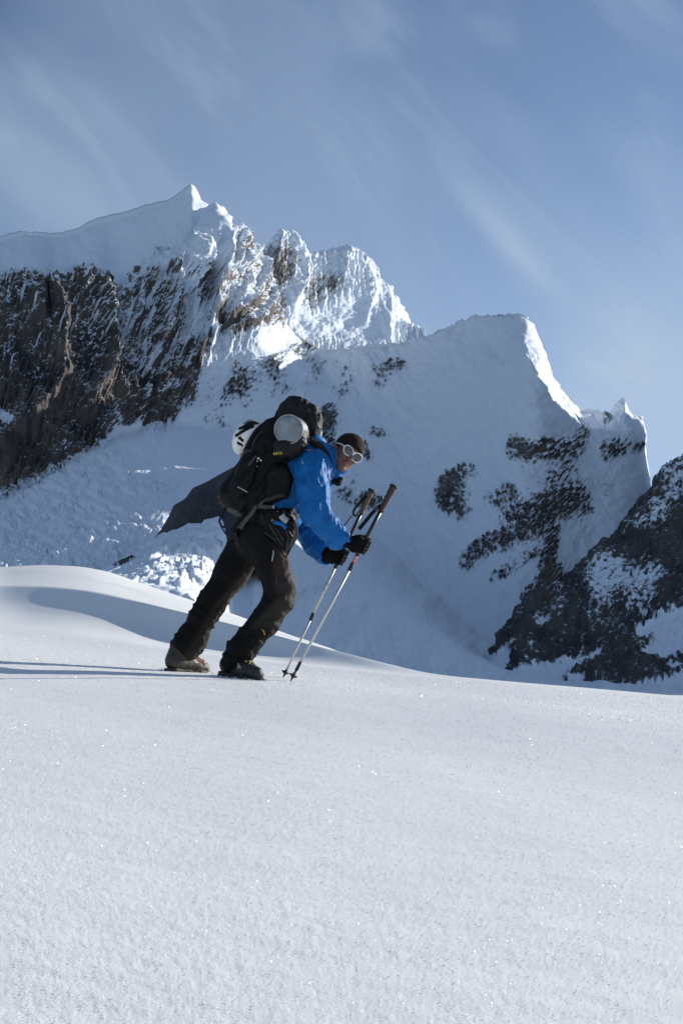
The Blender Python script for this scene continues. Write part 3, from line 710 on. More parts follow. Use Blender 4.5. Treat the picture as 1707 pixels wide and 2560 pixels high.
# the lines of the near slope, near to far: (column, height in the view, depth)
N0 = [(-6000, 2247, 1.2), (8000, 3479, 1.2)]
N1 = [(-6000, 1578, 2.3), (8000, 2810, 2.3)]
N2_ = [(-6000, 1273, 4.0), (8000, 2505, 4.0)]
N3a = [(-6000, 1025, 5.95), (0, 1652, 5.95), (430, 1692, 5.95), (640, 1706, 5.95), (727, 1712, 5.9), (1000, 1738, 5.75), (1300, 1763, 5.55), (1707, 1803, 5.4), (8000, 2310, 5.0)]
N3 = [(-6000, 1000, 6.4), (0, 1641, 6.4), (430, 1681, 6.4), (640, 1695, 6.4), (727, 1701, 6.35), (1000, 1728, 6.2), (1300, 1752, 6.0), (1707, 1790, 5.9), (8000, 2300, 5.5)]
N4 = [(-6000, 900, 10.5), (0, 1580, 10.3), (300, 1610, 10.0), (500, 1640, 9.5), (700, 1660, 9.0), (850, 1675, 8.5), (1000, 1689, 7.9), (1100, 1695, 7.6), (1300, 1714, 7.1), (1707, 1750, 6.9), (8000, 2300, 6.3)]
N5 = [(-6000, 860, 13.2), (0, 1505, 13.2), (200, 1520, 12.7), (400, 1560, 12.0), (500, 1585, 11.4), (700, 1625, 10.3), (850, 1653, 9.5), (1000, 1680, 8.5), (1060, 1688, 8.2), (1200, 1699, 7.6), (1400, 1716, 7.4), (1707, 1743.5, 7.2), (8000, 2290, 6.6)]
N6 = [(-6000, 820, 13.9), (0, 1467, 13.9), (100, 1466, 13.7), (180, 1472, 13.4), (250, 1482, 13.1), (340, 1503, 12.7), (430, 1524, 12.2), (500, 1541, 11.8), (600, 1567, 11.2), (700, 1592, 10.6), (840, 1627, 9.9), (950, 1655, 9.2), (1060, 1682, 8.5), (1130, 1691, 8.1), (1300, 1706, 7.7), (1500, 1722.5, 7.5), (1707, 1741, 7.4), (8000, 2280, 6.8)]
N7 = [(-6000, 800, 26), (0, 1419, 26), (60, 1413, 26), (130, 1412, 25.5), (200, 1417, 25), (260, 1427, 24.5), (330, 1450, 23.5), (400, 1474, 22), (500, 1508, 20), (600, 1544, 17.5), (700, 1579, 15), (800, 1614, 12.2), (840, 1628.5, 10.8), (950, 1668, 10), (1060, 1698, 9.2), (1300, 1720, 8.4), (1707, 1756, 8.1), (8000, 2300, 7.6)]
N8 = [(-6000, 1500, 60), (0, 1530, 60), (400, 1580, 50), (840, 1850, 26), (1060, 2100, 20), (1707, 2150, 18), (8000, 2500, 16)]
N9 = [(-6000, 1760, 260), (8000, 1760, 260)]
N10 = [(-6000, 1720, 1200), (8000, 1720, 1200)]
N11 = [(-6000, 1700, 9000), (8000, 1700, 9000)]
def hz(L, s=0):
    y, Y = nl(L, s)
    r_x, r_z = proj_ratio(px, y)
    return np.stack([r_x * Y, Y, r_z * Y], -1)
nodes = [hz(L, s) for L, s in ((N0, 0), (N1, 120), (N2_, 120), (N3a, 90), (N3, 90), (N4, 70), (N5, 40), (N6, 22), (N7, 18), (N8, 30), (N9, 0), (N10, 0), (N11, 0))]
rows_n = [110, 130, 90, 34, 70, 34, 10, 40, 12, 10, 6, 4]
# behind the viewer the slope goes on, widening
back = []
for Yb, zb in ((-60, -9.0), (-25, -3.6), (-10, -1.7), (-4, -.98), (-1, -.68), (0.3, -.585)):
    b = nodes[0].copy(); wd = 1 + max(0, (1.2 - Yb)) * .6
    b[:, 0] = nodes[0][:, 0] * wd; b[:, 1] = Yb; b[:, 2] = zb - .1 * np.clip(b[:, 0], -30, 30)
    back.append(b)
allN = back + nodes
rows_all = [4, 4, 6, 8, 8, 30] + rows_n
A = np.stack(allN)                           # node lines x columns x 3
# smooth (Catmull-Rom) between the lines up to the foot of the drift, straight beyond
parts_ = []; tid = []
nb = len(back)
for k, n in enumerate(rows_all):
    last = k == len(rows_all) - 1
    t = np.arange(n + (1 if last else 0)) / n
    p1, p2 = A[k], A[k + 1]
    s_in = k > 0 and (k - nb) not in (7,)
    s_out = k + 2 < len(A) and (k - nb) not in (6,)
    d = np.linalg.norm((p2 - p1), axis=-1, keepdims=True) + 1e-9
    m1 = p2 - p1; m2 = p2 - p1
    if s_in:
        d0 = np.linalg.norm(p1 - A[k - 1], axis=-1, keepdims=True) + 1e-9
        m1 = ((p1 - A[k - 1]) / d0 * d + (p2 - p1) / d * d0) / (d + d0) * d
    if s_out:
        d2 = np.linalg.norm(A[k + 2] - p2, axis=-1, keepdims=True) + 1e-9
        m2 = ((A[k + 2] - p2) / d2 * d + (p2 - p1) / d * d2) / (d + d2) * d
    t = t[:, None, None]
    h00 = 2 * t ** 3 - 3 * t ** 2 + 1; h10 = t ** 3 - 2 * t ** 2 + t; h01 = -2 * t ** 3 + 3 * t ** 2; h11 = t ** 3 - t ** 2
    parts_.append(h00 * p1 + h10 * m1 + h01 * p2 + h11 * m2); tid.append(k - nb + t[:, 0, 0])
P = np.concatenate(parts_); T = np.concatenate(tid)[:, None]
# smooth sideways so the straight pieces between the given columns do not show
lo, hi = 59, 59 + len(inner)
sm = P.copy()
k_ = 9
for ax in (2,):
    z = sm[:, lo:hi, ax]
    pad = np.concatenate([np.repeat(z[:, :1], k_, 1), z, np.repeat(z[:, -1:], k_, 1)], 1)
    for _ in range(3):
        c = np.cumsum(np.concatenate([np.zeros((len(pad), 1)), pad], 1), 1)
        m = (c[:, 2 * k_ + 1:] - c[:, :-2 * k_ - 1]) / (2 * k_ + 1)
        pad = np.concatenate([np.repeat(m[:, :1], k_, 1), m, np.repeat(m[:, -1:], k_, 1)], 1)
    wgt = np.clip(np.minimum(np.arange(hi - lo), np.arange(hi - lo)[::-1]) / 60.0, 0, 1)
    sm[:, lo:hi, ax] = z * (1 - wgt) + m * wgt
P = sm
gx, gy = P[..., 0], P[..., 1]
near = np.exp(-np.clip(gy - 1.0, 0, None) / 7.0) * (gy > -3) * (gy < 40)
crust = fbm2a(gx / .085, gy / .05, 4, 201, .5) * .0026 + fbm2a((gx + .2 * gy) / .36, gy / .15, 3, 203, .5) * .006
clump = np.clip(fbm2(gx / .045, gy / .05, 3, 205), 0.12, 1) - .12
clump *= sstep(-.1, .5, fbm2(gx / .5, gy / .6, 2, 206))
fine = fbm2a(gx / .018, gy / .011, 3, 207, .6) * .0012
wave = fbm2((gx * .9 + gy * .3) / 1.6, (gy - .2 * gx) / 1.1, 3, 209) * .012
P[..., 2] += (crust * .46 + clump * .0025 + fine * .9) * near + wave * np.where(gy < 7.0, sstep(.5, 2.5, gy) * sstep(8.0, 5.5, gy), 0)
far_w = sstep(9, 12, gy) * (gy < 40)
P[..., 2] += fbm2(gx / 3.2, gy / 5, 3, 211) * .05 * far_w * np.where((T > 5.9) & (T < 7.3), .25, 1) * np.where(T > 7.9, .2, 1)
GROUND = P
def ground_z(x, y):
    """height of the near snow under a point"""
    r = np.argmin(np.abs(GROUND[:, len(px) // 2, 1] - y))
    best = 1e9; z = 0
    for k in range(max(0, r - 40), min(len(GROUND), r + 40)):
        c = np.argmin(np.abs(GROUND[k, :, 0] - x))
        d = (GROUND[k, c, 0] - x) ** 2 + (GROUND[k, c, 1] - y) ** 2
        if d < best:
            best, z = d, GROUND[k, c, 2]
    return float(z)
me = mesh_np('near_snow', P.reshape(-1, 3), grid_faces(*gx.shape))
m, t, b = new_mat('sunlit_snow'); m_snow = m
b.inputs['Base Color'].default_value = (0.80, 0.805, 0.80, 1)
b.inputs['Roughness'].default_value = 0.55
b.inputs['Specular IOR Level'].default_value = 0.3
tc = t.nodes.new('ShaderNodeTexCoord')
n1 = t.nodes.new('ShaderNodeTexNoise'); n1.inputs['Scale'].default_value = 160; n1.inputs['Detail'].default_value = 5; n1.inputs['Roughness'].default_value = .7
t.links.new(tc.outputs['Object'], n1.inputs['Vector'])
bp = t.nodes.new('ShaderNodeBump'); bp.inputs['Strength'].default_value = .35; bp.inputs['Distance'].default_value = .004
t.links.new(n1.outputs['Fac'], bp.inputs['Height'])
t.links.new(bp.outputs[0], b.inputs['Normal'])
obj('snow_ground', me, m, kind='structure')

# ================================================================== builders for the walker
YH = 6.4
def W(px_, py_, dy=0.0):
    return at(px_, py_, YH + dy).astype(float)
class Sdf:
    def __init__(self, lo, hi, h):
        self.lo = np.array(lo, float); self.h = h
        n = np.ceil((np.array(hi) - self.lo) / h).astype(int) + 1
        self.ax = [self.lo[i] + np.arange(n[i]) * h for i in range(3)]
        self.D = np.full(n, 9.0, np.float32)
    def _sl(self, lo, hi):
        s = []
        for i in range(3):
            a = int(np.clip(math.floor((lo[i] - self.lo[i]) / self.h), 0, self.D.shape[i] - 1))
            b = int(np.clip(math.ceil((hi[i] - self.lo[i]) / self.h) + 1, a + 1, self.D.shape[i]))
            s.append(slice(a, b))
        return tuple(s)
    def pts(self, s):
        return np.meshgrid(self.ax[0][s[0]], self.ax[1][s[1]], self.ax[2][s[2]], indexing='ij')
    def put(self, s, d, k=0.0, op='add'):
        o = self.D[s]; d = d.astype(np.float32)
        if op == 'add':
            if k > 0:
                h = np.clip(0.5 + 0.5 * (o - d) / k, 0, 1); self.D[s] = o * (1 - h) + d * h - k * h * (1 - h)
            else:
                self.D[s] = np.minimum(o, d)
        else:
            d = -d
            if k > 0:
                h = np.clip(0.5 - 0.5 * (o - d) / k, 0, 1); self.D[s] = o * (1 - h) + d * h + k * h * (1 - h)
            else:
                self.D[s] = np.maximum(o, d)
    def cone(self, a, b, ra, rb=None, k=0.02, op='add', sy=1.0):
        a = np.array(a, float); b = np.array(b, float); rb = ra if rb is None else rb
        m = max(ra, rb) * max(1, sy) + max(0.04, 2 * k)
        s = self._sl(np.minimum(a, b) - m, np.maximum(a, b) + m)
        X, Y, Z = self.pts(s)
        v = b - a; L = max(1e-12, v @ v)
        px_, py_, pz_ = X - a[0], (Y - a[1]), Z - a[2]
        t = np.clip((px_ * v[0] + py_ * v[1] + pz_ * v[2]) / L, 0, 1)
        d = np.sqrt((px_ - t * v[0]) ** 2 + ((py_ - t * v[1]) / sy) ** 2 + (pz_ - t * v[2]) ** 2) - (ra + (rb - ra) * t)
        self.put(s, d, k, op); return self
    def chain(self, P, R, k=0.02, sy=1.0):
        for i in range(len(P) - 1):
            self.cone(P[i], P[i + 1], R[i], R[i + 1], k, sy=sy)
        return self
    def ell(self, c, r, M=None, k=0.02, op='add'):
        c = np.array(c, float); r = np.array(r, float); M = np.eye(3) if M is None else M
        m = r.max() + max(0.03, 2 * k)
        s = self._sl(c - m, c + m)
        X, Y, Z = self.pts(s)
        q = np.stack([X - c[0], Y - c[1], Z - c[2]], -1) @ M.T / r
        k0 = np.linalg.norm(q, axis=-1); k1 = np.linalg.norm(q / r, axis=-1) + 1e-9
        self.put(s, k0 * (k0 - 1) / k1, k, op); return self
    def box(self, c, half, rad, M=None, k=0.01, op='add'):
        c = np.array(c, float); half = np.array(half, float); M = np.eye(3) if M is None else M
        m = np.linalg.norm(half) + max(0.03, 2 * k)
        s = self._sl(c - m, c + m)
        X, Y, Z = self.pts(s)
        q = np.abs(np.stack([X - c[0], Y - c[1], Z - c[2]], -1) @ M.T) - (half - rad)
        d = np.linalg.norm(np.maximum(q, 0), axis=-1) + np.minimum(q.max(-1), 0) - rad
        self.put(s, d, k, op); return self
    def slab(self, poly, y0, y1, rad, k=0.01, op='add'):
        """an outline given in the x-z plane (world metres), as thick as y0..y1, edges rounded by rad"""
        poly = np.array(poly, float)
        lo = np.array([poly[:, 0].min(), min(y0, y1), poly[:, 1].min()]) - 0.05
        hi = np.array([poly[:, 0].max(), max(y0, y1), poly[:, 1].max()]) + 0.05
        s = self._sl(lo, hi)
        X, Z = np.meshgrid(self.ax[0][s[0]], self.ax[2][s[2]], indexing='ij')
        d = np.full(X.shape, 1e9); ins = np.zeros(X.shape, bool)
        n = len(poly)
        for i in range(n):
            x1, z1 = poly[i]; x2, z2 = poly[(i + 1) % n]
            vx, vz = x2 - x1, z2 - z1
            t = np.clip(((X - x1) * vx + (Z - z1) * vz) / (vx * vx + vz * vz + 1e-12), 0, 1)
            d = np.minimum(d, np.hypot(X - x1 - t * vx, Z - z1 - t * vz))
            if z1 != z2:
                ins ^= ((z1 > Z) != (z2 > Z)) & (X < vx * (Z - z1) / vz + x1)
        d = np.where(ins, -d, d)[:, None, :]
        Yv = np.abs(self.ax[1][s[1]] - (y0 + y1) / 2)[None, :, None] - abs(y1 - y0) / 2
        a = d + rad; b = Yv + rad
        dd = np.sqrt(np.maximum(a, 0) ** 2 + np.maximum(b, 0) ** 2) + np.minimum(np.maximum(a, b), 0) - rad
        self.put(s, dd, k, op); return self
    def relief(self, fn, band=0.03):
        i = np.argwhere(np.abs(self.D) < band)
        p = self.lo + i * self.h
        self.D[tuple(i.T)] += fn(p).astype(np.float32); return self
    def cut(self, fn):
        X, Y, Z = np.meshgrid(*self.ax, indexing='ij')
        self.D = np.maximum(self.D, fn(X, Y, Z).astype(np.float32)); return self
    def mesh(self):
        D = self.D; s = D < 0
        n = np.array(D.shape)
        cnt = np.zeros(n - 1, np.int8)
        for dx in (0, 1):
            for dy in (0, 1):
                for dz in (0, 1):
                    cnt += s[dx:n[0] - 1 + dx, dy:n[1] - 1 + dy, dz:n[2] - 1 + dz]
        act = (cnt > 0) & (cnt < 8)
        idx = np.argwhere(act)
        pos = np.zeros((len(idx), 3)); c = np.zeros(len(idx))
        crn = [np.array(v) for v in ((0, 0, 0), (1, 0, 0), (0, 1, 0), (1, 1, 0), (0, 0, 1), (1, 0, 1), (0, 1, 1), (1, 1, 1))]
        for a, b in ((0, 1), (2, 3), (4, 5), (6, 7), (0, 2), (1, 3), (4, 6), (5, 7), (0, 4), (1, 5), (2, 6), (3, 7)):
            d0 = D[tuple((idx + crn[a]).T)]; d1 = D[tuple((idx + crn[b]).T)]
            x = (d0 < 0) != (d1 < 0)
            t = np.where(x, d0 / np.where(x, d0 - d1, 1), 0)
            pos += np.where(x[:, None], crn[a] + (crn[b] - crn[a]) * t[:, None], 0); c += x
        V = self.lo + (idx + pos / c[:, None]) * self.h
        vid = np.full(act.shape, -1, np.int64); vid[act] = np.arange(len(idx))
        F = []
        for axis in range(3):
            u, v = [(1, 2), (2, 0), (0, 1)][axis]
            a = [slice(None)] * 3; b = [slice(None)] * 3
            a[axis] = slice(0, -1); b[axis] = slice(1, None)
            for q in (u, v):
                a[q] = slice(1, -1); b[q] = slice(1, -1)
            s0 = s[tuple(a)]; s1 = s[tuple(b)]
            e = np.argwhere(s0 != s1)
            inside_first = s0[tuple(e.T)]
            o = np.zeros(3, int); o[u] = 1; o[v] = 1
            e = e + o
            du = np.zeros(3, int); du[u] = 1; dv = np.zeros(3, int); dv[v] = 1
            q = np.stack([vid[tuple((e - du - dv).T)], vid[tuple((e - dv).T)], vid[tuple(e.T)], vid[tuple((e - du).T)]], -1)
            q[~inside_first] = q[~inside_first][:, ::-1]
            F.append(q)
        F = np.concatenate(F)
        F = F[(F >= 0).all(1)]
        return V, F
def relax(V, F, it=1, lam=0.5):
    e = np.concatenate([F[:, [0, 1]], F[:, [1, 2]], F[:, [2, 3]], F[:, [3, 0]]])
    for _ in range(it):
        s = np.zeros_like(V); c = np.zeros(len(V))
        for k in range(3):
            s[:, k] = np.bincount(e[:, 0], V[e[:, 1], k], len(V)) + np.bincount(e[:, 1], V[e[:, 0], k], len(V))
        c = np.bincount(e[:, 0], minlength=len(V)) + np.bincount(e[:, 1], minlength=len(V))
        V = V * (1 - lam) + lam * s / np.maximum(c, 1)[:, None]
    return V
def sweep(P, prof, nseg=None, closed=False):
    """profile (k,2) carried along the 3D polyline P; returns V,F"""
    P = np.array(P, float); n = len(P); k = np.shape(prof)[-2]
    T = np.gradient(P, axis=0); T /= np.linalg.norm(T, axis=1, keepdims=True) + 1e-12
    V = []
    up = np.array([0, 1.0, 0]) if abs(T[0, 1]) < 0.9 else np.array([1.0, 0, 0])
    for i in range(n):
        a = up - T[i] * (up @ T[i]); a /= np.linalg.norm(a) + 1e-12
        b = np.cross(T[i], a)
        pr = prof[i] if np.ndim(prof) == 3 else prof
        V.append(P[i] + pr[:, :1] * a + pr[:, 1:] * b)
        up = a
    V = np.concatenate(V)
    F = [[i * k + j, i * k + (j + 1) % k, (i + 1) * k + (j + 1) % k, (i + 1) * k + j] for i in range(n - 1) for j in range(k)]
    if closed:
        F += [[(n - 1) * k + j, (n - 1) * k + (j + 1) % k, (j + 1) % k, j] for j in range(k)]
        return V, [np.array(F)]
    caps = [np.array([list(range(k))[::-1]]), np.array([[(n - 1) * k + j for j in range(k)]])]
    return V, [np.array(F)] + caps
def spline(P, n=24):
    P = np.array(P, float)
    Q = np.concatenate([[2 * P[0] - P[1]], P, [2 * P[-1] - P[-2]]])
    out = []
    m = len(P) - 1
    for i in range(m):
        t = np.linspace(0, 1, max(2, n // m + 1))[:, None]
        if i < m - 1: t = t[:-1]
        a, b, c, d = Q[i:i + 4]
        out.append(0.5 * (2 * b + (c - a) * t + (2 * a - 5 * b + 4 * c - d) * t ** 2 + (3 * b - a - 3 * c + d) * t ** 3))
    return np.concatenate(out)
def ring(r, n=10, sx=1.0):
    t = np.arange(n) * 2 * math.pi / n
    return np.stack([r * np.cos(t) * sx, r * np.sin(t)], -1)
def ribbon(name, pts, width, mat, parent, thick=0.0025, n=24, flat_to=None):
    """webbing: a flat strip along a spline; its width lies in the x-z plane across the run unless flat_to gives another direction"""
    P = spline(pts, n)
    T = np.gradient(P, axis=0); T /= np.linalg.norm(T, axis=1, keepdims=True) + 1e-12
    V = []
    nrm = np.array([0, -1.0, 0]) if flat_to is None else np.array(flat_to, float)
    for p, t in zip(P, T):
        b = np.cross(t, nrm); b /= np.linalg.norm(b) + 1e-9
        a = np.cross(b, t)
        V += [p + b * width / 2 + a * thick / 2, p - b * width / 2 + a * thick / 2, p - b * width / 2 - a * thick / 2, p + b * width / 2 - a * thick / 2]
    k = 4; m = len(P)
    F = [[i * k + j, i * k + (j + 1) % k, (i + 1) * k + (j + 1) % k, (i + 1) * k + j] for i in range(m - 1) for j in range(k)]
    F += [[3, 2, 1, 0], [(m - 1) * 4 + j for j in range(4)]]
    return obj(name, mesh_np(name, np.array(V), np.array(F)), mat, parent)
def tube(name, pts, r, mat, parent, n=24, k=8, closed=False, smooth_path=True):
    P = spline(pts, n) if smooth_path else np.array(pts, float)
    V, F = sweep(P, ring(r, k), closed=closed)
    return obj(name, mesh_np(name, V, F), mat, parent)
def lathe(name, A, B, stations, mat, parent, k=14):
    """stations = (fraction from A to B, radius)"""
    A = np.array(A, float); B = np.array(B, float)
    P = np.array([A + (B - A) * t for t, r in stations])
    V, F = sweep(P + 1e-7 * np.arange(len(P))[:, None], np.array([ring(max(r, 1e-4), k) for t, r in stations]))
    return obj(name, mesh_np(name, V, F), mat, parent)
def sobj(name, V, F, mat, parent=None, **kw):
    return obj(name, mesh_np(name, V, F, attrs=kw.pop('attrs', None)), mat, parent, **kw)
def thing(name, label, cat, base, **kw):
    return obj(name, None, label=label, cat=cat, loc=tuple(base), **kw)
def pxz(poly, dy=0.0):
    """outline points of the walker's plane as world x, z"""
    return [tuple(W(x, y, dy)[[0, 2]]) for x, y in poly]

# ------------------------------------------------------------------ cloth and gear materials
M_SKIN, _t, _b = new_mat('tanned_skin')
_b.inputs['Roughness'].default_value = 0.5
_a = _t.nodes.new('ShaderNodeAttribute'); _a.attribute_name = 'lip'
_m = _t.nodes.new('ShaderNodeMix'); _m.data_type = 'RGBA'
_m.inputs['A'].default_value = (0.165, 0.075, 0.045, 1); _m.inputs['B'].default_value = (0.22, 0.075, 0.06, 1)
_t.links.new(_a.outputs['Fac'], _m.inputs['Factor'])
_n = _t.nodes.new('ShaderNodeTexNoise'); _n.inputs['Scale'].default_value = 60
_tc = _t.nodes.new('ShaderNodeTexCoord'); _t.links.new(_tc.outputs['Object'], _n.inputs['Vector'])
_h = _t.nodes.new('ShaderNodeHueSaturation'); _mr = _t.nodes.new('ShaderNodeMapRange'); _mr.inputs['To Min'].default_value = .8; _mr.inputs['To Max'].default_value = 1.2
_t.links.new(_n.outputs['Fac'], _mr.inputs['Value']); _t.links.new(_mr.outputs[0], _h.inputs['Value']); _t.links.new(_m.outputs['Result'], _h.inputs['Color'])
_t.links.new(_h.outputs[0], _b.inputs['Base Color'])
_b.inputs['Subsurface Weight'].default_value = 0.15
_b.inputs['Subsurface Radius'].default_value = (0.008, 0.003, 0.0015)
_b.inputs['Subsurface Scale'].default_value = 1.0
M_JACKET = plain('blue_shell_fabric', (0.008, 0.122, 0.36), 0.60, noise=(9, 0.12), bump=(70, 0.15, 0.002), spec=0.14)
M_JACKET_DARK = plain('dark_blue_lining', (0.015, 0.05, 0.2), 0.6, noise=(12, 0.2))
M_BLACK = plain('black_nylon', (0.0045, 0.0047, 0.005), 0.6, noise=(25, 0.5), bump=(220, 0.3, 0.001), spec=0.2)
M_BLACK2 = plain('charcoal_nylon', (0.011, 0.0105, 0.0105), 0.6, noise=(25, 0.4), bump=(160, 0.3, 0.001), spec=0.25)
M_WEB = plain('grey_webbing', (0.062, 0.06, 0.055), 0.75, noise=(60, 0.3), bump=(500, 0.4, 0.0006))
M_WEBDARK = plain('dark_webbing', (0.02, 0.019, 0.018), 0.75, noise=(60, 0.3), bump=(500, 0.4, 0.0006))
M_PALE = plain('pale_grey_fabric', (0.36, 0.36, 0.34), 0.7, noise=(40, 0.2))
M_WHITE = plain('white_plastic', (0.78, 0.78, 0.75), 0.35, noise=(14, 0.06), spec=0.5)
M_YELLOW = plain('yellow_thread', (0.55, 0.38, 0.04), 0.6, noise=(50, 0.2))
M_GLOVE = plain('black_fleece', (0.005, 0.0045, 0.005), 0.85, noise=(60, 0.4), bump=(300, 0.5, 0.001), spec=0.1)
M_HAT = plain('brown_knit', (0.020, 0.0105, 0.0085), 0.9, noise=(50, 0.3), bump=(260, 0.6, 0.0015), sheen=0.04, spec=0.1)
M_SOLE = plain('black_rubber', (0.014, 0.014, 0.014), 0.7, noise=(40, 0.4), bump=(120, 0.4, 0.002))
M_BOOT = plain('worn_brown_leather', (0.040, 0.031, 0.023), 0.62, noise=(26, 0.55), bump=(90, 0.4, 0.002))
M_BOOT2 = plain('dark_grey_leather', (0.024, 0.022, 0.021), 0.6, noise=(26, 0.5), bump=(90, 0.4, 0.002))
M_TONGUE = plain('pale_boot_lining', (0.30, 0.27, 0.22), 0.7, noise=(40, 0.25))
M_LENS = plain('mirrored_grey_lens', (0.10, 0.105, 0.108), 0.10, metal=0.8)
M_FOIL = plain('silver_foil', (0.20, 0.22, 0.255), 0.36, metal=0.4, noise=(16, 0.25), bump=(22, 0.55, 0.012))
M_ALU = plain('pale_aluminium', (0.60, 0.59, 0.55), 0.42, metal=0.35, noise=(8, 0.06))
M_POLEBLACK = plain('black_lacquer', (0.013, 0.013, 0.014), 0.35)
M_RED = plain('red_lacquer', (0.60, 0.03, 0.035), 0.35)
M_CORK = plain('cork', (0.13, 0.08, 0.045), 0.8, noise=(120, 0.35), bump=(160, 0.4, 0.001))
M_CORKDARK = plain('dark_cork', (0.055, 0.034, 0.025), 0.8, noise=(120, 0.35), bump=(160, 0.4, 0.001))
M_PANTS, _t, _b = new_mat('dark_softshell')
_b.inputs['Roughness'].default_value = 0.72
_b.inputs['Specular IOR Level'].default_value = 0.15
_a = _t.nodes.new('ShaderNodeAttribute'); _a.attribute_name = 'patch'
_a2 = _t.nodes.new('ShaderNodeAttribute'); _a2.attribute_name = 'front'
_m = _t.nodes.new('ShaderNodeMix'); _m.data_type = 'RGBA'; _m.inputs['A'].default_value = (0.0055, 0.005, 0.005, 1); _m.inputs['B'].default_value = (0.038, 0.026, 0.024, 1)  # brown front: sunlight on the dark cloth, put into its colour
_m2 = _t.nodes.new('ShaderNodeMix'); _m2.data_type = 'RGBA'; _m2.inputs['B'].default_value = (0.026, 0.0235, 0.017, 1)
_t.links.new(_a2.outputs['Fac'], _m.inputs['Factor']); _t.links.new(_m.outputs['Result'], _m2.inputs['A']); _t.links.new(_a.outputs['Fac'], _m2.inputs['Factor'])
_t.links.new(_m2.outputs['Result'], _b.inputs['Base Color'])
_tc = _t.nodes.new('ShaderNodeTexCoord'); _n = _t.nodes.new('ShaderNodeTexNoise'); _n.inputs['Scale'].default_value = 120; _t.links.new(_tc.outputs['Object'], _n.inputs['Vector'])
_bp = _t.nodes.new('ShaderNodeBump'); _bp.inputs['Strength'].default_value = .25; _bp.inputs['Distance'].default_value = .002
_t.links.new(_n.outputs['Fac'], _bp.inputs['Height']); _t.links.new(_bp.outputs[0], _b.inputs['Normal'])

# ------------------------------------------------------------------ joints
HIP_N, HIP_F = W(655, 1335, -.10), W(628, 1345, .09)
KNEE_N, KNEE_F = W(700, 1482, -.13), W(527, 1512, .12)
ANK_N, ANK_F = W(592, 1640, -.13), W(464, 1632, .15)
PELVIS, WAIST, CHEST, UPPER = W(662, 1312), W(700, 1262), W(762, 1190), W(796, 1158)
SHO_N, ELB_N, WRI_N = W(781, 1170, -.19), W(788, 1283, -.27), W(846, 1348, -.22)
SHO_F, ELB_F, WRI_F = W(795, 1175, .19), W(775, 1338, .24), W(816, 1384, .13)
HC = W(868, 1129, -.03)
NECK = W(818, 1162, 0)
hu = np.array([.60, -.06, .80]); hu /= np.linalg.norm(hu)
_a = math.radians(27)
hf = np.array([0, -1, 0]) * math.cos(_a) + np.array([.80, 0, -.60]) * math.sin(_a)
hf -= hu * (hf @ hu); hf /= np.linalg.norm(hf)
hr = np.cross(hf, hu)
HM = np.stack([hr, hf, hu])                       # world -> head axes (right, forward, up)
def hd(l, f, u):
    return HC + hr * l + hf * f + hu * u
# poles (tip .. top)
P1_TIP, P1_TOP = W(707.5, 1694, .30), W(930, 1224, .06)
P2_TIP, P2_TOP = W(726, 1703, -.12), W(986, 1211, -.20)
def on(A, B, py_):
    """the point of a pole at a given height in the view"""
    best = min(np.linspace(0, 1, 400), key=lambda t: abs(float(to_px((A + (B - A) * t)[None])[1][0]) - py_))
    return A + (B - A) * best
GRIP_N = on(P2_TIP, P2_TOP, 1364); GRIP_F = on(P1_TIP, P1_TOP, 1393)

def hand(S, grip, pole_dir, palm, cam_side, r, k):
    """palm and five fingers closed round a pole; cam_side = -1: fingers pass on the viewer's side first"""
    u = pole_dir / np.linalg.norm(pole_dir)                     # up the pole
    n = grip - palm; n -= u * (n @ u); n /= np.linalg.norm(n)   # from the palm to the pole
    b = np.cross(u, n)
    if (b @ np.array([0, 1.0, 0])) * cam_side < 0: b = -b       # the side the fingers cross first
    R = 0.017
    lens = (0.95, 1.05, 1.0, 0.82)
    for i, L in enumerate(lens):
        off = u * (0.033 - 0.0215 * i)
        kn = palm + off * 0.9 + b * 0.022 + n * 0.018
        p1 = grip + off + b * (R + .008) - n * .004
        p2 = grip + off + n * (R + .008) * L + b * .010
        p3 = grip + off - b * (R + .004) * L + n * .010
        p4 = grip + off - b * (R + .002) * L - n * .012 * L
        S.chain([kn, p1, p2, p3, p4], [r * 1.12, r * 1.05, r, r * .95, r * .85], k)
    # palm with the knuckle edge, heel of the hand
    sc = r / .0125
    S.cone(palm + u * .026, palm - u * .030, .026 * sc, .024 * sc, .02 * sc)
    S.cone(palm + u * .024 + b * .012, palm - u * .022 + b * .012, .021 * sc, .019 * sc, .02 * sc)
    # thumb leaves the side of the palm and closes the other way round
    t0 = palm + u * .028 - b * .008
    S.chain([t0, palm + u * .046 + n * .020 - b * .020, grip + u * .047 - b * (R + .004), grip + u * .046 + n * (R + .010) - b * .004], [r * 1.3, r * 1.2, r * 1.05, r * .9], k)

# ================================================================== the walker
base = np.array([float(W(555, 1685)[0]), YH, float(W(555, 1685)[2])])
Bd = Sdf((-1.12, 5.95, -0.05), (0.35, 6.85, 1.55), 0.0055)
Bd.chain([PELVIS, WAIST, CHEST, UPPER], [.115, .112, .125, .09], .05)
Bd.cone(SHO_N, SHO_F, .06, .06, .05)
Bd.chain([SHO_N, ELB_N, WRI_N], [.050, .034, .018], .012); Bd.chain([SHO_F, ELB_F, WRI_F], [.050, .034, .018], .012)
Bd.chain([HIP_N, KNEE_N, ANK_N], [.080, .055, .042], .03); Bd.chain([HIP_F, KNEE_F, ANK_F], [.080, .055, .042], .03)
for A_, d_ in ((ANK_N, np.array([.82, -.4, -.2])), (ANK_F, np.array([.75, .5, -.05]))):
    Bd.cone(A_ + [0, 0, -.04], A_ + d_ * .12 + [0, 0, -.055], .032, .026, .02)
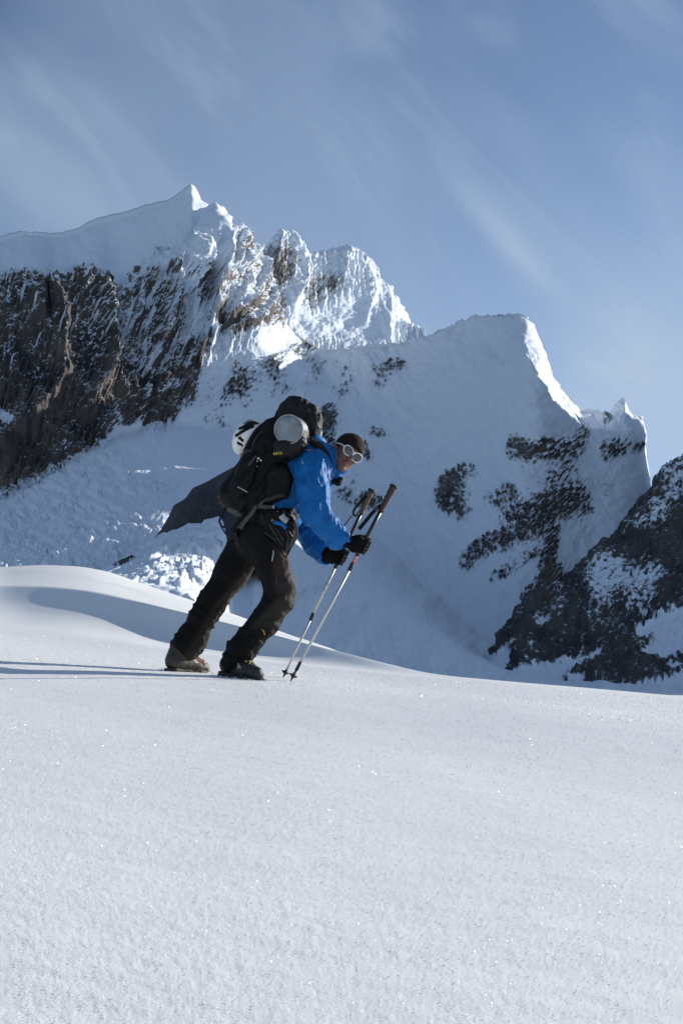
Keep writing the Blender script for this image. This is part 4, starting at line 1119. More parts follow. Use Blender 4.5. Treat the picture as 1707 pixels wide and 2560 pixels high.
PALM_N = GRIP_N + (WRI_N - GRIP_N) / np.linalg.norm(WRI_N - GRIP_N) * .042 + np.array([0, -.012, 0])
PALM_F = GRIP_F + (WRI_F - GRIP_F) / np.linalg.norm(WRI_F - GRIP_F) * .040 + np.array([0, .010, 0])
hand(Bd, GRIP_N, P2_TOP - P2_TIP, PALM_N, -1, .0085, .004); hand(Bd, GRIP_F, P1_TOP - P1_TIP, PALM_F, 1, .0085, .004)
Bd.cone(WRI_N, PALM_N, .017, .015, .006); Bd.cone(WRI_F, PALM_F, .017, .015, .006)
Bd.cone(NECK, hd(0, -.02, -.06), .062, .056, .04)
Bd.ell(hd(0, -.012, .028), (.074, .094, .082), HM, .02)
Bd.ell(hd(0, .033, -.032), (.060, .056, .074), HM, .03)
for s_ in (-1, 1):
    Bd.cone(hd(s_ * .047, .000, -.060), hd(s_ * .012, .070, -.102), .026, .018, .025)
    Bd.ell(hd(s_ * .040, .062, -.026), (.020, .018, .018), HM, .02)
    Bd.ell(hd(s_ * .033, .104, -.002), (.018, .016, .013), HM, .012, 'sub')
    Bd.ell(hd(s_ * .033, .080, -.002), (.013, .012, .012), HM, .003)
    Bd.ell(hd(s_ * .075, -.010, -.018), (.010, .020, .031), HM, .006)
    Bd.ell(hd(s_ * .011, .101, -.040), (.008, .011, .008), HM, .006)
Bd.cone(hd(-.038, .078, .018), hd(.038, .078, .018), .013, .013, .015)
Bd.cone(hd(0, .088, .004), hd(0, .113, -.036), .008, .0125, .010)
Bd.ell(hd(0, .075, -.106), (.020, .017, .015), HM, .015)
Bd.ell(hd(0, .088, -.062), (.021, .011, .0065), HM, .005)
Bd.ell(hd(0, .087, -.076), (.018, .011, .0075), HM, .005)
Bd.ell(hd(0, .100, -.0685), (.020, .006, .0025), HM, .003, 'sub')
V, F = Bd.mesh()
V = relax(V, F, 1, .4)
q = (V - HC) @ HM.T
lip = np.exp(-(((q[:, 0]) / .020) ** 4 + ((q[:, 1] - .096) / .022) ** 4 + ((q[:, 2] + .069) / .0125) ** 4))
person = obj('person', mesh_np('person', V - base, F, attrs={'lip': lip}), M_SKIN, label='person in blue jacket and brown beanie trudging uphill with two trekking poles', cat='person', loc=tuple(base))
del Bd

def hash_fold(p, s, seed, ridge=True):
    n = noise3(p / np.array(s), seed)
    n2 = noise3(p / (np.array(s) * .47), seed + 5)
    if ridge:
        return (1 - 2 * np.abs(n)) * .7 + (1 - 2 * np.abs(n2)) * .3
    return n * .7 + n2 * .3
def axes(d, side=(0, 1, 0)):
    d = np.array(d, float); d /= np.linalg.norm(d)
    s_ = np.array(side, float); s_ -= d * (s_ @ d); s_ /= np.linalg.norm(s_)
    return np.stack([d, s_, np.cross(d, s_)])

# trousers
T_ = Sdf((-1.12, 6.0, -0.05), (0.05, 6.8, 1.10), 0.0055)
T_.cone(W(672, 1300, -.06), W(672, 1300, .06), .135, .135, .04)
T_.cone(W(645, 1345, -.06), W(640, 1345, .06), .128, .128, .05)
T_.chain([HIP_N, W(681, 1410, -.12), W(699, 1468, -.13), W(697, 1497, -.13), W(664, 1552, -.13), W(625, 1598, -.13), W(598, 1634, -.13), W(586, 1652, -.125)], [.118, .090, .078, .076, .070, .066, .068, .066], .03)
T_.chain([HIP_F, W(580, 1428, .11), W(533, 1500, .12), W(510, 1540, .125), W(479, 1596, .14), W(466, 1618, .15), W(450, 1642, .155)], [.118, .096, .078, .075, .078, .078, .056], .03)
# cuffs bunched over the boots
for A_, d_ in ((W(596, 1634, -.13), W(625, 1598, -.13)), (W(463, 1618, .15), W(480, 1592, .14))):
    for f, r_ in ((.0, .074), (.30, .069), (.62, .073), (1.0, .068)):
        T_.ell(A_ + (d_ - A_) * f, (r_, r_, .018), np.stack([axes(d_ - A_)[1], axes(d_ - A_)[2], axes(d_ - A_)[0]]), .014)
AX = axes(KNEE_N - ANK_N)
def pants_fold(p):
    q = p @ AX.T
    low = sstep(.62, .30, p[:, 2])
    return -(hash_fold(q, (.042, .10, .10), 3) * .011 * (.3 + .7 * low) + hash_fold(q, (.16, .05, .06), 9) * .0075)
T_.relief(pants_fold)
T_.relief(lambda p: -.0016 * hash_fold(p, (.018, .03, .018), 14, False))
V, F = T_.mesh()
qx, qy = to_px(V)
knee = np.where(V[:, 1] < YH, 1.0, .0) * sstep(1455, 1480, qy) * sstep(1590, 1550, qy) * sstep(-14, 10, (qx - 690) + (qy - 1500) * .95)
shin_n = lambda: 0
lit_front = np.where(V[:, 1] < YH, sstep(672, 700, qx) * sstep(1345, 1372, qy) * sstep(1492, 1470, qy), sstep(-12, 10, (qx - 590) + (qy - 1455) * .9) * sstep(1530, 1500, qy) * sstep(1400, 1425, qy))  # leg fronts coloured lighter, as the sun would light them
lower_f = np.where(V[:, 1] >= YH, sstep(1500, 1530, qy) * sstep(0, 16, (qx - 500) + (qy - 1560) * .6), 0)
sobj('trousers', V, F, M_PANTS, person, attrs={'patch': np.clip(knee + lower_f * .8, 0, 1), 'front': np.clip(lit_front, 0, 1)})
del T_

# jacket
J = Sdf((-0.50, 5.98, 0.55), (0.16, 6.85, 1.42), 0.0042)
J.chain([W(690, 1288), WAIST, CHEST, UPPER], [.135, .140, .152, .115], .05, sy=1.12)
J.cone(W(786, 1168, -.15), W(792, 1170, .15), .088, .086, .05)
J.chain([SHO_N, W(783, 1228, -.24), ELB_N, W(818, 1316, -.25), W(838, 1339, -.23), W(846, 1347, -.225)], [.084, .080, .072, .060, .056, .058], .025)
J.chain([SHO_F, W(785, 1260, .23), W(771, 1326, .24), W(790, 1362, .20), W(810, 1380, .15), W(816, 1384, .14)], [.084, .076, .070, .060, .054, .054], .025)
ax_n = axes(ELB_N - SHO_N); ax_f = axes(WRI_N - ELB_N)
def jk_fold(p):
    a = hash_fold(p @ ax_n.T, (.12, .042, .045), 21) * .0125
    b = hash_fold(p @ ax_f.T, (.040, .085, .08), 27) * .0105
    m = sstep(.95, .80, p[:, 2])
    c = hash_fold(p @ ax_n.T, (.05, .018, .02), 33) * .0042
    return -(a * (1 - .6 * m) + b * (.25 + .75 * m) + c)
J.relief(jk_fold)
# collar, standing round the neck, and the hood lying on the back
cdir = hd(0, -.02, -.07) - NECK; cdir /= np.linalg.norm(cdir)
J.cone(NECK - cdir * .02, NECK + cdir * .062, .092, .086, .03)
J.cone(W(838, 1196, -.02), W(848, 1200, -.02), .034, .026, .02)
J.cone(NECK + cdir * .03, NECK + cdir * .16, .064, .074, .006, 'sub')
J.chain([W(768, 1110, -.09), W(785, 1104, -.02), W(800, 1106, .06)], [.034, .042, .036], .03)
J.chain([W(790, 1112, -.05), W(806, 1124, -.08), W(815, 1140, -.09)], [.036, .030, .026], .03)
# open sleeve ends
for A_, d_ in ((WRI_N, WRI_N - ELB_N), (WRI_F, WRI_F - ELB_F)):
    d_ = d_ / np.linalg.norm(d_)
    J.cone(A_ + d_ * .012, A_ + d_ * .09, .050, .056, .004, 'sub')
V, F = J.mesh()
V = relax(V, F, 1, .12)
jacket = sobj('jacket', V, F, M_JACKET, person)
del J
# dark band inside the collar and its front edge
S_ = Sdf(W(800, 1225, -.14), W(865, 1120, .14), 0.004)
S_.cone(NECK + cdir * .02, NECK + cdir * .056, .068, .072, 0)
S_.cone(NECK + cdir * .0, NECK + cdir * .12, .060, .060, 0, 'sub')
S_.chain([W(834, 1203, -.05), W(845, 1206, -.05), W(853, 1198, -.045)], [.017, .020, .014], .01)
V, F = S_.mesh()
sobj('collar_lining', V, F, M_BLACK, jacket)
# cuff tab with its little white mark, pale piping on the shoulder, toggles
ribbon('cuff_tab', [W(835, 1328, -.287), W(846, 1337, -.285), W(855, 1347, -.272)], .030, M_JACKET, jacket, .004, 8)
ribbon('cuff_mark', [W(846.5, 1333, -.2915), W(849.5, 1335.5, -.291), W(852.5, 1338, -.290)], .008, M_WHITE, jacket, .002, 6)
ribbon('piping', [W(755, 1152, -.262), W(762, 1168, -.272), W(769, 1182, -.280), W(774, 1195, -.284)], .0065, M_PALE, jacket, .003, 12)
tube('drawcord', [W(818, 1205, -.06), W(816, 1212, -.075), W(820, 1218, -.075), W(822, 1212, -.07)], .005, M_JACKET, jacket, 14, 6)

# gloves
for nm, gr, pd, pl, wr, elb, side in (('glove', GRIP_N, P2_TOP - P2_TIP, PALM_N, WRI_N, ELB_N, -1), ('glove', GRIP_F, P1_TOP - P1_TIP, PALM_F, WRI_F, ELB_F, 1)):
    S_ = Sdf(np.minimum(gr, wr) - .10, np.maximum(gr, wr) + .10, 0.0035)
    hand(S_, gr, pd, pl, side, .0125, .006)
    d_ = (wr - elb) / np.linalg.norm(wr - elb)
    S_.chain([wr - d_ * .055, wr, pl], [.046, .040, .032], .02)
    S_.relief(lambda p: -.0012 * hash_fold(p, (.02, .02, .012), 41))
    V, F = S_.mesh()
    sobj(nm, V, F, M_GLOVE, person)

# knitted cap
S_ = Sdf(HC - .17, HC + .17, 0.004)
S_.ell(hd(0, -.012, .028), (.084, .105, .090), HM, 0)
X, Y, Z = np.meshgrid(*S_.ax, indexing='ij')
qh = np.stack([X - HC[0], Y - HC[1], Z - HC[2]], -1) @ HM.T
edge = -qh[..., 2] + .030 + (qh[..., 1] - .085) * .50 - .012 * (np.abs(qh[..., 0]) / .08) ** 2
S_.D -= .0045 * np.exp(-((edge + .018) / .014) ** 2).astype(np.float32)
S_.D = np.maximum(S_.D, edge.astype(np.float32) * .9)
S_.relief(lambda p: -.002 * noise3(p / .03, 51))
V, F = S_.mesh()
V = relax(V, F, 1, .4)
sobj('beanie', V, F, M_HAT, person)

# glacier glasses
specs = obj('sunglasses', None, None, person)
def lens_curve(s_, n=28, g=1.0):
    t = np.arange(n) * 2 * math.pi / n
    l = .0345 * s_ + .0315 * np.cos(t) * g; u = .026 * np.sin(t) * g - .003 + s_ * .0 - .004 * np.cos(t) * s_ * g * -1
    f = .103 - .35 * (np.abs(l) - .012).clip(0) ** 1.3 * 1.6
    return np.array([hd(a, b, c) for a, b, c in zip(l, f, u)])
for s_ in (-1, 1):
    V, F = sweep(lens_curve(s_), ring(.0036, 8), closed=True)
    sobj('frame', V, F, M_WHITE, specs)
    c0 = lens_curve(s_); rings_ = [hd(.0335 * s_, .101, -.003)[None] + (c0 - hd(.0335 * s_, .098, -.003)) * g + hf * .004 * (1 - g * g) for g in (.95, .6, .25)]
    V = np.concatenate(rings_ + [hd(.0335 * s_, .1045, -.003)[None]]); n_ = 28
    Fq = np.array([[r * n_ + j, r * n_ + (j + 1) % n_, (r + 1) * n_ + (j + 1) % n_, (r + 1) * n_ + j] for r in (0, 1) for j in range(n_)])
    Ft = np.array([[2 * n_ + j, 2 * n_ + (j + 1) % n_, 3 * n_] for j in range(n_)])
    sobj('lens', V, [Fq, Ft], M_LENS, specs)
    tube('temple', [hd(.062 * s_, .078, .004), hd(.074 * s_, .058, .006), hd(.080 * s_, .02, .004), hd(.082 * s_, -.02, -.002)], .0042, M_WHITE, specs, 14, 8)
tube('bridge', [hd(-.007, .105, .006), hd(0, .109, .010), hd(.007, .105, .006)], .004, M_WHITE, specs, 8, 8)

# boots
def boot(lean, yaw, pitch, ground_pt, upper_mat, lace_mat):
    S_ = Sdf((-.06, -.09, -.03), (.36, .09, .30), 0.0045)
    S_.chain([(.055, 0, .075), (.13, 0, .070), (.20, 0, .058), (.265, 0, .050)], [.048, .047, .046, .040], .03, sy=1.0)
    S_.chain([(.066, 0, .08), (.066 + lean * .5, 0, .125), (.066 + lean, 0, .175)], [.052, .050, .052], .03)
    S_.cut(lambda X, Y, Z: .022 - Z)
    S_.relief(lambda p: -.0022 * hash_fold(p, (.05, .05, .03), 61))
    V, F = S_.mesh()
    K = Sdf((-.06, -.09, -.04), (.36, .09, .08), 0.0045)
    K.chain([(.045, 0, .016), (.13, 0, .018), (.22, 0, .016), (.275, 0, .022)], [.050, .042, .052, .042], .02)
    K.cut(lambda X, Y, Z: np.maximum(Z - .034, -Z - .0 + .9 * np.clip(X - .25, 0, 1) ** 1.0 * .35 + .012 * np.exp(-((X - .125) / .022) ** 2)))
    K.relief(lambda p: np.where(p[:, 2] < .012, .004 * (np.sin(p[:, 0] * 330) > .2), 0))
    V2, F2 = K.mesh()
    cy_, sy_ = math.cos(yaw), math.sin(yaw); cp_, sp_ = math.cos(pitch), math.sin(pitch)
    Ry = np.array([[cy_, -sy_, 0], [sy_, cy_, 0], [0, 0, 1]]); Rp = np.array([[cp_, 0, -sp_], [0, 1, 0], [sp_, 0, cp_]])
    R = Ry @ Rp
    off = np.array(ground_pt) - R @ np.array([.20, 0, .002])
    tr = lambda v: np.asarray(v) @ R.T + off
    b_ = sobj('boot', tr(V), F, upper_mat, person)
    sobj('sole', tr(V2), F2, M_SOLE, b_)
    # tongue with lighter side panel and crossed laces
    P = spline([(.240, 0, .089), (.20, 0, .104), (.16, 0, .122), (.125 + lean * .5, 0, .150), (.120 + lean, 0, .185)], 16)
    pr = np.array([[.026, -.004], [.020, .004], [0, .007], [-.020, .004], [-.026, -.004], [0, -.006]])
    V3, F3 = sweep(P, pr)
    sobj('tongue', tr(V3), F3, M_TONGUE, b_)
    for s_ in (-1, 1):
        ys = [(.19, s_ * .047, .062), (.16, s_ * .046, .085), (.13, s_ * .045, .098)]
        V3, F3 = sweep(spline(ys, 8), np.array([[.004, -.012], [.004, .012], [-.004, .012], [-.004, -.012]]))
        sobj('side_panel', tr(V3), F3, M_TONGUE, b_)
    for i in range(4):
        x0 = .225 - i * .030; z0 = .108 + i * .012
        for s_ in (-1, 1):
            tube('lace', [tr((x0, -s_ * .026, z0 - .008)), tr((x0 - .013, 0, z0 + .009)), tr((x0 - .026, s_ * .026, z0 + .002))], .0028, lace_mat, b_, 6, 5)
    return b_
gN = (float(W(618, 1690, -.15)[0]), YH - .17, 0); gF = (float(W(481, 1680, .15)[0]), YH + .20, 0)
gN = (gN[0], gN[1], ground_z(gN[0], gN[1]) - .014); gF = (gF[0], gF[1], ground_z(gF[0], gF[1]) - .018)
boot(.055, math.radians(-36), math.radians(-8), gN, M_BOOT2, M_YELLOW)
boot(.025, math.radians(45), math.radians(-3), gF, M_BOOT, M_WEB)

# small pieces on the trousers
ribbon('zip_pull', [W(684, 1376, -.245), W(682, 1390, -.25), W(680, 1403, -.245)], .006, M_PALE, person, .003, 8)
tube('drawcord', [W(655, 1573, -.205), W(660, 1580, -.205), W(662, 1588, -.2)], .003, M_YELLOW, person, 10, 6)
for k_ in range(5):
    ribbon('leg_mark', [W(690 - k_ * .3, 1437 + k_ * 6.0, -.222), W(692.5 - k_ * .3, 1440.5 + k_ * 6, -.222)], .006, M_WEB, person, .002, 4)

# ================================================================== rucksack
pbase = W(640, 1290)
pack = thing('backpack', 'big black rucksack on the back of the person in blue, straps dangling', 'backpack', pbase)
S_ = Sdf((-0.78, 6.16, 0.88), (-0.06, 6.64, 1.58), 0.0055)
body_poly = [(600, 1288), (563, 1268), (549, 1248), (556, 1225), (573, 1205), (588, 1181), (603, 1160), (615, 1141), (628, 1112), (645, 1082), (668, 1060), (690, 1052), (745, 1075), (768, 1100), (772, 1118), (762, 1145), (744, 1165), (736, 1185), (741, 1225), (737, 1250), (722, 1272), (700, 1290), (660, 1300)]
S_.slab(pxz(body_poly), YH - .165, YH + .165, .075, 0)
# side pockets and the bulge of the rear pocket
S_.slab(pxz([(690, 1175), (722, 1180), (735, 1215), (725, 1258), (690, 1270), (668, 1250), (672, 1205)]), YH - .215, YH - .10, .035, .02)
S_.slab(pxz([(690, 1175), (722, 1180), (735, 1215), (725, 1258), (690, 1270), (668, 1250), (672, 1205)]), YH + .10, YH + .21, .035, .02)
S_.slab(pxz([(612, 1165), (640, 1150), (652, 1175), (636, 1225), (610, 1255), (585, 1250), (585, 1220)]), YH - .20, YH - .10, .03, .02)
def pk(p):
    return -(hash_fold(p @ axes((.6, 0, .8)).T, (.13, .06, .045), 71) * .0065 + hash_fold(p, (.05, .05, .05), 75) * .004)
S_.relief(pk)
V, F = S_.mesh(); V = relax(V, F, 1, .3)
pack_body = sobj('pack_body', V, F, M_BLACK, pack)
S_ = Sdf((-0.50, 6.2, 1.30), (-0.06, 6.6, 1.66), 0.005)
S_.slab(pxz([(688, 1062), (692, 1045), (705, 1022), (722, 1005), (737, 1001), (757, 1004), (775, 1013), (790, 1024), (799, 1038), (803, 1050), (798, 1076), (788, 1092), (765, 1098), (735, 1086), (700, 1078)]), YH - .145, YH + .145, .06, 0)
S_.relief(lambda p: -(hash_fold(p @ axes((.3, 0, .9)).T, (.10, .06, .035), 81) * .009 + hash_fold(p, (.03, .03, .03), 85) * .003))
V, F = S_.mesh(); V = relax(V, F, 1, .3)
sobj('lid', V, F, M_BLACK2, pack)
# dome of the side pouch that overlaps the silver roll
S_ = Sdf((-0.42, 6.1, 1.16), (-0.15, 6.4, 1.45), 0.005)
S_.slab(pxz([(694, 1156), (690, 1130), (702, 1114), (722, 1103), (745, 1097), (764, 1101), (770, 1114), (768, 1130), (755, 1150), (735, 1162), (710, 1165)]), YH - .285, YH - .14, .05, 0)
S_.relief(lambda p: -(hash_fold(p, (.06, .05, .035), 91) * .008 + hash_fold(p, (.025, .03, .02), 95) * .003))
V, F = S_.mesh(); V = relax(V, F, 1, .3)
sobj('side_pouch', V, F, M_BLACK2, pack)
# hip belt and pouch on the near hip
S_ = Sdf((-0.52, 6.05, 0.68), (-0.20, 6.75, 1.0), 0.005)
S_.slab(pxz([(655, 1290), (690, 1286), (730, 1300), (741, 1322), (738, 1352), (724, 1376), (702, 1378), (690, 1368), (674, 1338), (655, 1320)]), YH - .235, YH - .10, .035, 0)
S_.slab(pxz([(600, 1296), (650, 1280), (735, 1284), (745, 1300), (735, 1318), (690, 1320), (650, 1322), (610, 1322)]), YH - .19, YH + .19, .035, .02)
S_.relief(lambda p: -(hash_fold(p @ axes((.5, 0, -.85)).T, (.10, .05, .020), 101) * .010))
V, F = S_.mesh()
belt = sobj('hip_belt', V, F, M_BLACK, pack)
ribbon('hip_strap', [W(731, 1302, -.22), W(740, 1318, -.24), (W(740, 1338, -.245)), W(731, 1360, -.24), W(715, 1381, -.235)], .020, M_WEB, belt, .004, 20)
ribbon('belt_tab', [W(703, 1288, -.25), W(710, 1297, -.25), W(719, 1303, -.245)], .036, M_PALE, belt, .004, 8)
ribbon('gear_loop', [W(698, 1370, -.24), W(706, 1383, -.245), W(713, 1393, -.245), W(722, 1380, -.24), W(733, 1358, -.235)], .008, M_BLACK, belt, .006, 20)
ribbon('hem_flap', [W(684, 1304, -.246), W(694, 1308, -.25), W(706, 1311, -.25), W(715, 1321, -.245)], .022, M_JACKET, person, .006, 12)
ribbon('belt_edge', [W(682, 1298, -.252), W(680, 1303, -.253)], .006, M_YELLOW, belt, .003, 4)
for pts in ([(672, 1310), (688, 1335), (704, 1362)], [(690, 1322), (702, 1340), (708, 1352)], [(715, 1325), (721, 1345), (716, 1366)], [(662, 1330), (676, 1342), (690, 1350)]):
    ribbon('piping', [W(x, y, -.243) for x, y in pts], .004, M_WEB, belt, .004, 10)
# webbing
ribbon('compression_strap', [W(645, 1264, -.20), W(662, 1268, -.21), W(686, 1269, -.215)], .026, M_WEB, pack, .004, 10)
ribbon('strap_end', [W(681, 1269, -.219), W(686, 1269, -.219)], .028, M_PALE, pack, .003, 4)
ribbon('compression_strap', [W(642, 1264, -.205), W(628, 1285, -.205), W(612, 1303, -.2), W(600, 1321, -.195)], .024, M_WEB, pack, .004, 14)
ribbon('compression_strap', [W(622, 1163, -.205), W(631, 1151, -.205), W(642, 1138, -.19)], .012, M_WEB, pack, .004, 10)
ribbon('compression_strap', [W(668, 1252, -.215), W(690, 1240, -.225), W(712, 1238, -.22)], .022, M_WEBDARK, pack, .004, 10)
ribbon('compression_strap', [W(640, 1270, -.2), W(655, 1256, -.205), W(672, 1244, -.21)], .012, M_WEB, pack, .004, 10)
ribbon('tool_strap', [W(583, 1234, -.11), W(568, 1222, -.06), W(570, 1208, -.10), W(580, 1190, -.14)], .012, M_WEB, pack, .004, 12)
ribbon('shock_cord', [W(594, 1217, -.205), W(606, 1223, -.208), W(619, 1231, -.205)], .006, M_PALE, pack, .004, 8)
ribbon('side_strap', [W(588, 1185, -.165), W(596, 1170, -.175), W(604, 1155, -.17)], .016, M_WEBDARK, pack, .004, 8)
ribbon('loose_strap', [W(601, 1294, -.12), W(588, 1309, -.15), W(572, 1318, -.16), W(556, 1316, -.15), (W(549, 1302, -.14)), W(556, 1288, -.11), W(566, 1268, -.06)], .013, M_WEBDARK, pack, .003, 36)
ribbon('loose_strap', [W(553, 1316, -.14), W(562, 1331, -.15), W(574, 1343, -.15), W(588, 1350, -.13)], .010, M_WEBDARK, pack, .003, 18)
ribbon('strap_end', [W(568, 1363, -.13), W(577, 1357, -.135), W(587, 1350, -.13)], .018, M_BLACK, pack, .005, 8)
for x, y, dy, r in ((585, 1332, -.14, .024), (549, 1251, -.06, .018), (545, 1243, -.03, .016)):
    S_ = Sdf(W(x, y, dy) - .06, W(x, y, dy) + .06, .005)
    S_.box(W(x, y, dy), (r, r * .7, r * 1.1), .012, None, 0); S_.box(W(x + 3, y + 2, dy - .01), (r * .6, r, r * .5), .006, None, .006)
    V, F = S_.mesh(); sobj('buckle', V, F, M_BLACK2, pack)
ribbon('shoulder_strap', [W(770, 1098, -.10), W(800, 1118, -.135), W(818, 1150, -.165), W(815, 1190, -.17), W(790, 1225, -.16)], .05, M_BLACK2, pack, .012, 26, flat_to=(.5, -1, .3))
ribbon('shoulder_strap', [W(770, 1098, .10), W(805, 1118, .13), W(825, 1150, .16), W(820, 1190, .17), W(790, 1225, .16)], .05, M_BLACK2, pack, .012, 26, flat_to=(.5, 1, .3))
ribbon('strap_edge', [W(765, 1126, -.19), W(775, 1125, -.185), W(787, 1125, -.17)], .006, plain('pink_tape', (.55, .30, .26), .7, noise=(40, .1)), pack, .003, 8)
# yellow name patch: a worn printed word, unreadable
patch = ribbon('name_patch', [W(683.5, 1134.5, -.296), W(694, 1133, -.297), W(705, 1132.5, -.296)], .015, M_YELLOW, pack, .002, 8)
for x in (687, 690.5, 694, 697.5, 701):
    ribbon('letter_stroke', [W(x, 1136.2, -.299), W(x + 1.3, 1130.8, -.299)], .0026, M_BLACK, patch, .001, 3)
for x, y, r in ((646, 1146, .008), (652, 1151, .007), (643, 1153, .005), (643, 1166, .004)):
    S_ = Sdf(W(x, y, -.205) - .02, W(x, y, -.205) + .02, .003); S_.ell(W(x, y, -.20), (r, .005, r * .8), None, 0); V, F = S_.mesh()
    sobj('snow_fleck', V, F, M_WHITE, pack)
tube('haul_loop', [W(728, 1003, -.03), W(731, 994, 0), W(738, 997, .03), W(740, 1004, .05)], .005, M_WEBDARK, pack, 14, 6)
for pts in ([(770, 1022), (780, 1036), (792, 1042), (802, 1048)], [(772, 1040), (780, 1052), (779, 1072)], [(788, 1030), (792, 1048), (790, 1070)]):
    ribbon('lid_strap', [W(x, y, -.15 + .01 * i) for i, (x, y) in enumerate(pts)], .010, M_WEB, pack, .004, 12)

# ------------------------------------------------------------------ silver roll under the lid
rA, rB = W(721.5, 1073, -.30), W(774, 1086, .24)
roll = thing('sleeping_mat', 'silver foil covered mat rolled up under the lid of the black rucksack', 'sleeping mat', (rA + rB) / 2 - [0, 0, .08])
t_ = np.linspace(0, 1, 14)
ang = np.arange(40) * 2 * math.pi / 40
prof = np.array([ring(1, 40) * (.0800 + .0025 * np.array([noise3(np.array([[math.cos(a_) * 2, math.sin(a_) * 2, x * 5]]), 3)[0] for a_ in ang]))[:, None] for x in t_])
V, F = sweep(np.array([rA + (rB - rA) * x for x in t_]), prof)
sobj('roll', V, [F[0]], M_FOIL, roll)
ax_r = (rB - rA) / np.linalg.norm(rB - rA)
ua = np.cross(ax_r, [0, 0, 1.0]); ua /= np.linalg.norm(ua); ub = np.cross(ax_r, ua)
for cA, sg in ((rA, -1), (rB, 1)):
    Vc = []; nr, na = 9, 40
    for i in range(nr):
        r_ = .081 * (i / (nr - 1)) ** .9
        for a_ in ang:
            z_ = .006 * math.cos(i / (nr - 1) * 1.57) + .0035 * float(noise3(np.array([[r_ * math.cos(a_) * 30, r_ * math.sin(a_) * 30, 4.0]]), 7)[0]) - .004 * (i == nr - 1)
            Vc.append(cA + ua * r_ * math.cos(a_) + ub * r_ * math.sin(a_) + ax_r * sg * z_)
    Fc = np.array([[i * na + j, i * na + (j + 1) % na, (i + 1) * na + (j + 1) % na, (i + 1) * na + j] for i in range(nr - 1) for j in range(na)])
    sobj('end_cap', np.array(Vc), Fc, M_FOIL, roll)
V, F = sweep(np.array([rA + ua * .0815 * math.cos(a_) + ub * .0815 * math.sin(a_) for a_ in ang]), ring(.0035, 6), closed=True)
sobj('rim', V, F, M_PALE, roll)

# ------------------------------------------------------------------ helmet on the back of the rucksack
hc = W(621, 1094, -.03)
helmet = thing('helmet', 'white climbing helmet with black vent slots strapped to the back of the rucksack', 'helmet', hc - [0, 0, .1])
hdir = axes((.52, 0, .85))
HMx = np.stack([hdir[0], hdir[1], hdir[2]])
S_ = Sdf(hc - .17, hc + .17, .0042)
S_.ell(hc, (.118, .108, .086), HMx, 0)
for (x1, y1), (x2, y2), r in (((616, 1064), (655, 1053), .0145), ((605, 1080), (650, 1064), .0135), ((597, 1097), (635, 1077), .013), ((604, 1105), (611, 1112), .010), ((600, 1116), (602, 1119), .009), ((607, 1120), (609, 1123), .008), ((622, 1052), (650, 1046), .006)):
    a_, b_ = W(x1, y1), W(x2, y2)
    S_.slab([(p[0] + r * math.cos(t), p[2] + r * math.sin(t)) for p, ts in ((a_, np.linspace(1.4, 4.7, 6)), (b_, np.linspace(-1.7, 1.6, 6))) for t in ts], hc[1] - .2, hc[1] - .012, .002, .002, 'sub')
    S_.slab([(p[0] + r * math.cos(t), p[2] + r * math.sin(t)) for p, ts in ((a_, np.linspace(1.4, 4.7, 6)), (b_, np.linspace(-1.7, 1.6, 6))) for t in ts], hc[1] + .012, hc[1] + .2, .002, .002, 'sub')
V, F = S_.mesh(); V = relax(V, F, 1, .3)
sobj('shell', V, F, M_WHITE, helmet)
S_ = Sdf(hc - .15, hc + .15, .006); S_.ell(hc, (.106, .097, .075), HMx, 0); V, F = S_.mesh()
sobj('liner', V, F, M_BLACK, helmet)
S_ = Sdf(W(605, 1141, -.05) - .05, W(605, 1141, -.05) + .05, .004); S_.ell(W(604, 1141, -.05), (.016, .03, .022), None, 0); V, F = S_.mesh()
sobj('ear_pad', V, F, M_PALE, helmet)
for pts in ([(602, 1091), (606, 1088), (610, 1087)], [(613, 1093), (616, 1096), (617, 1100)]):
    ribbon('sticker', [W(x, y, -.128 if i != 1 else -.131) for i, (x, y) in enumerate(pts)], .010, M_YELLOW, helmet, .003, 6)
ribbon('helmet_strap', [W(614, 1124, -.12), W(622, 1108, -.145), W(636, 1084, -.15), W(653, 1066, -.13), W(678, 1054, -.10)], .022, M_BLACK, pack, .006, 22)
ribbon('helmet_strap', [W(630, 1116, -.15), W(640, 1095, -.165), W(656, 1076, -.16), W(680, 1060, -.14)], .012, M_WEBDARK, pack, .005, 22)
ribbon('helmet_strap', [W(609, 1126, -.13), W(618, 1127, -.15), W(632, 1125, -.16)], .022, M_WEBDARK, pack, .006, 10)

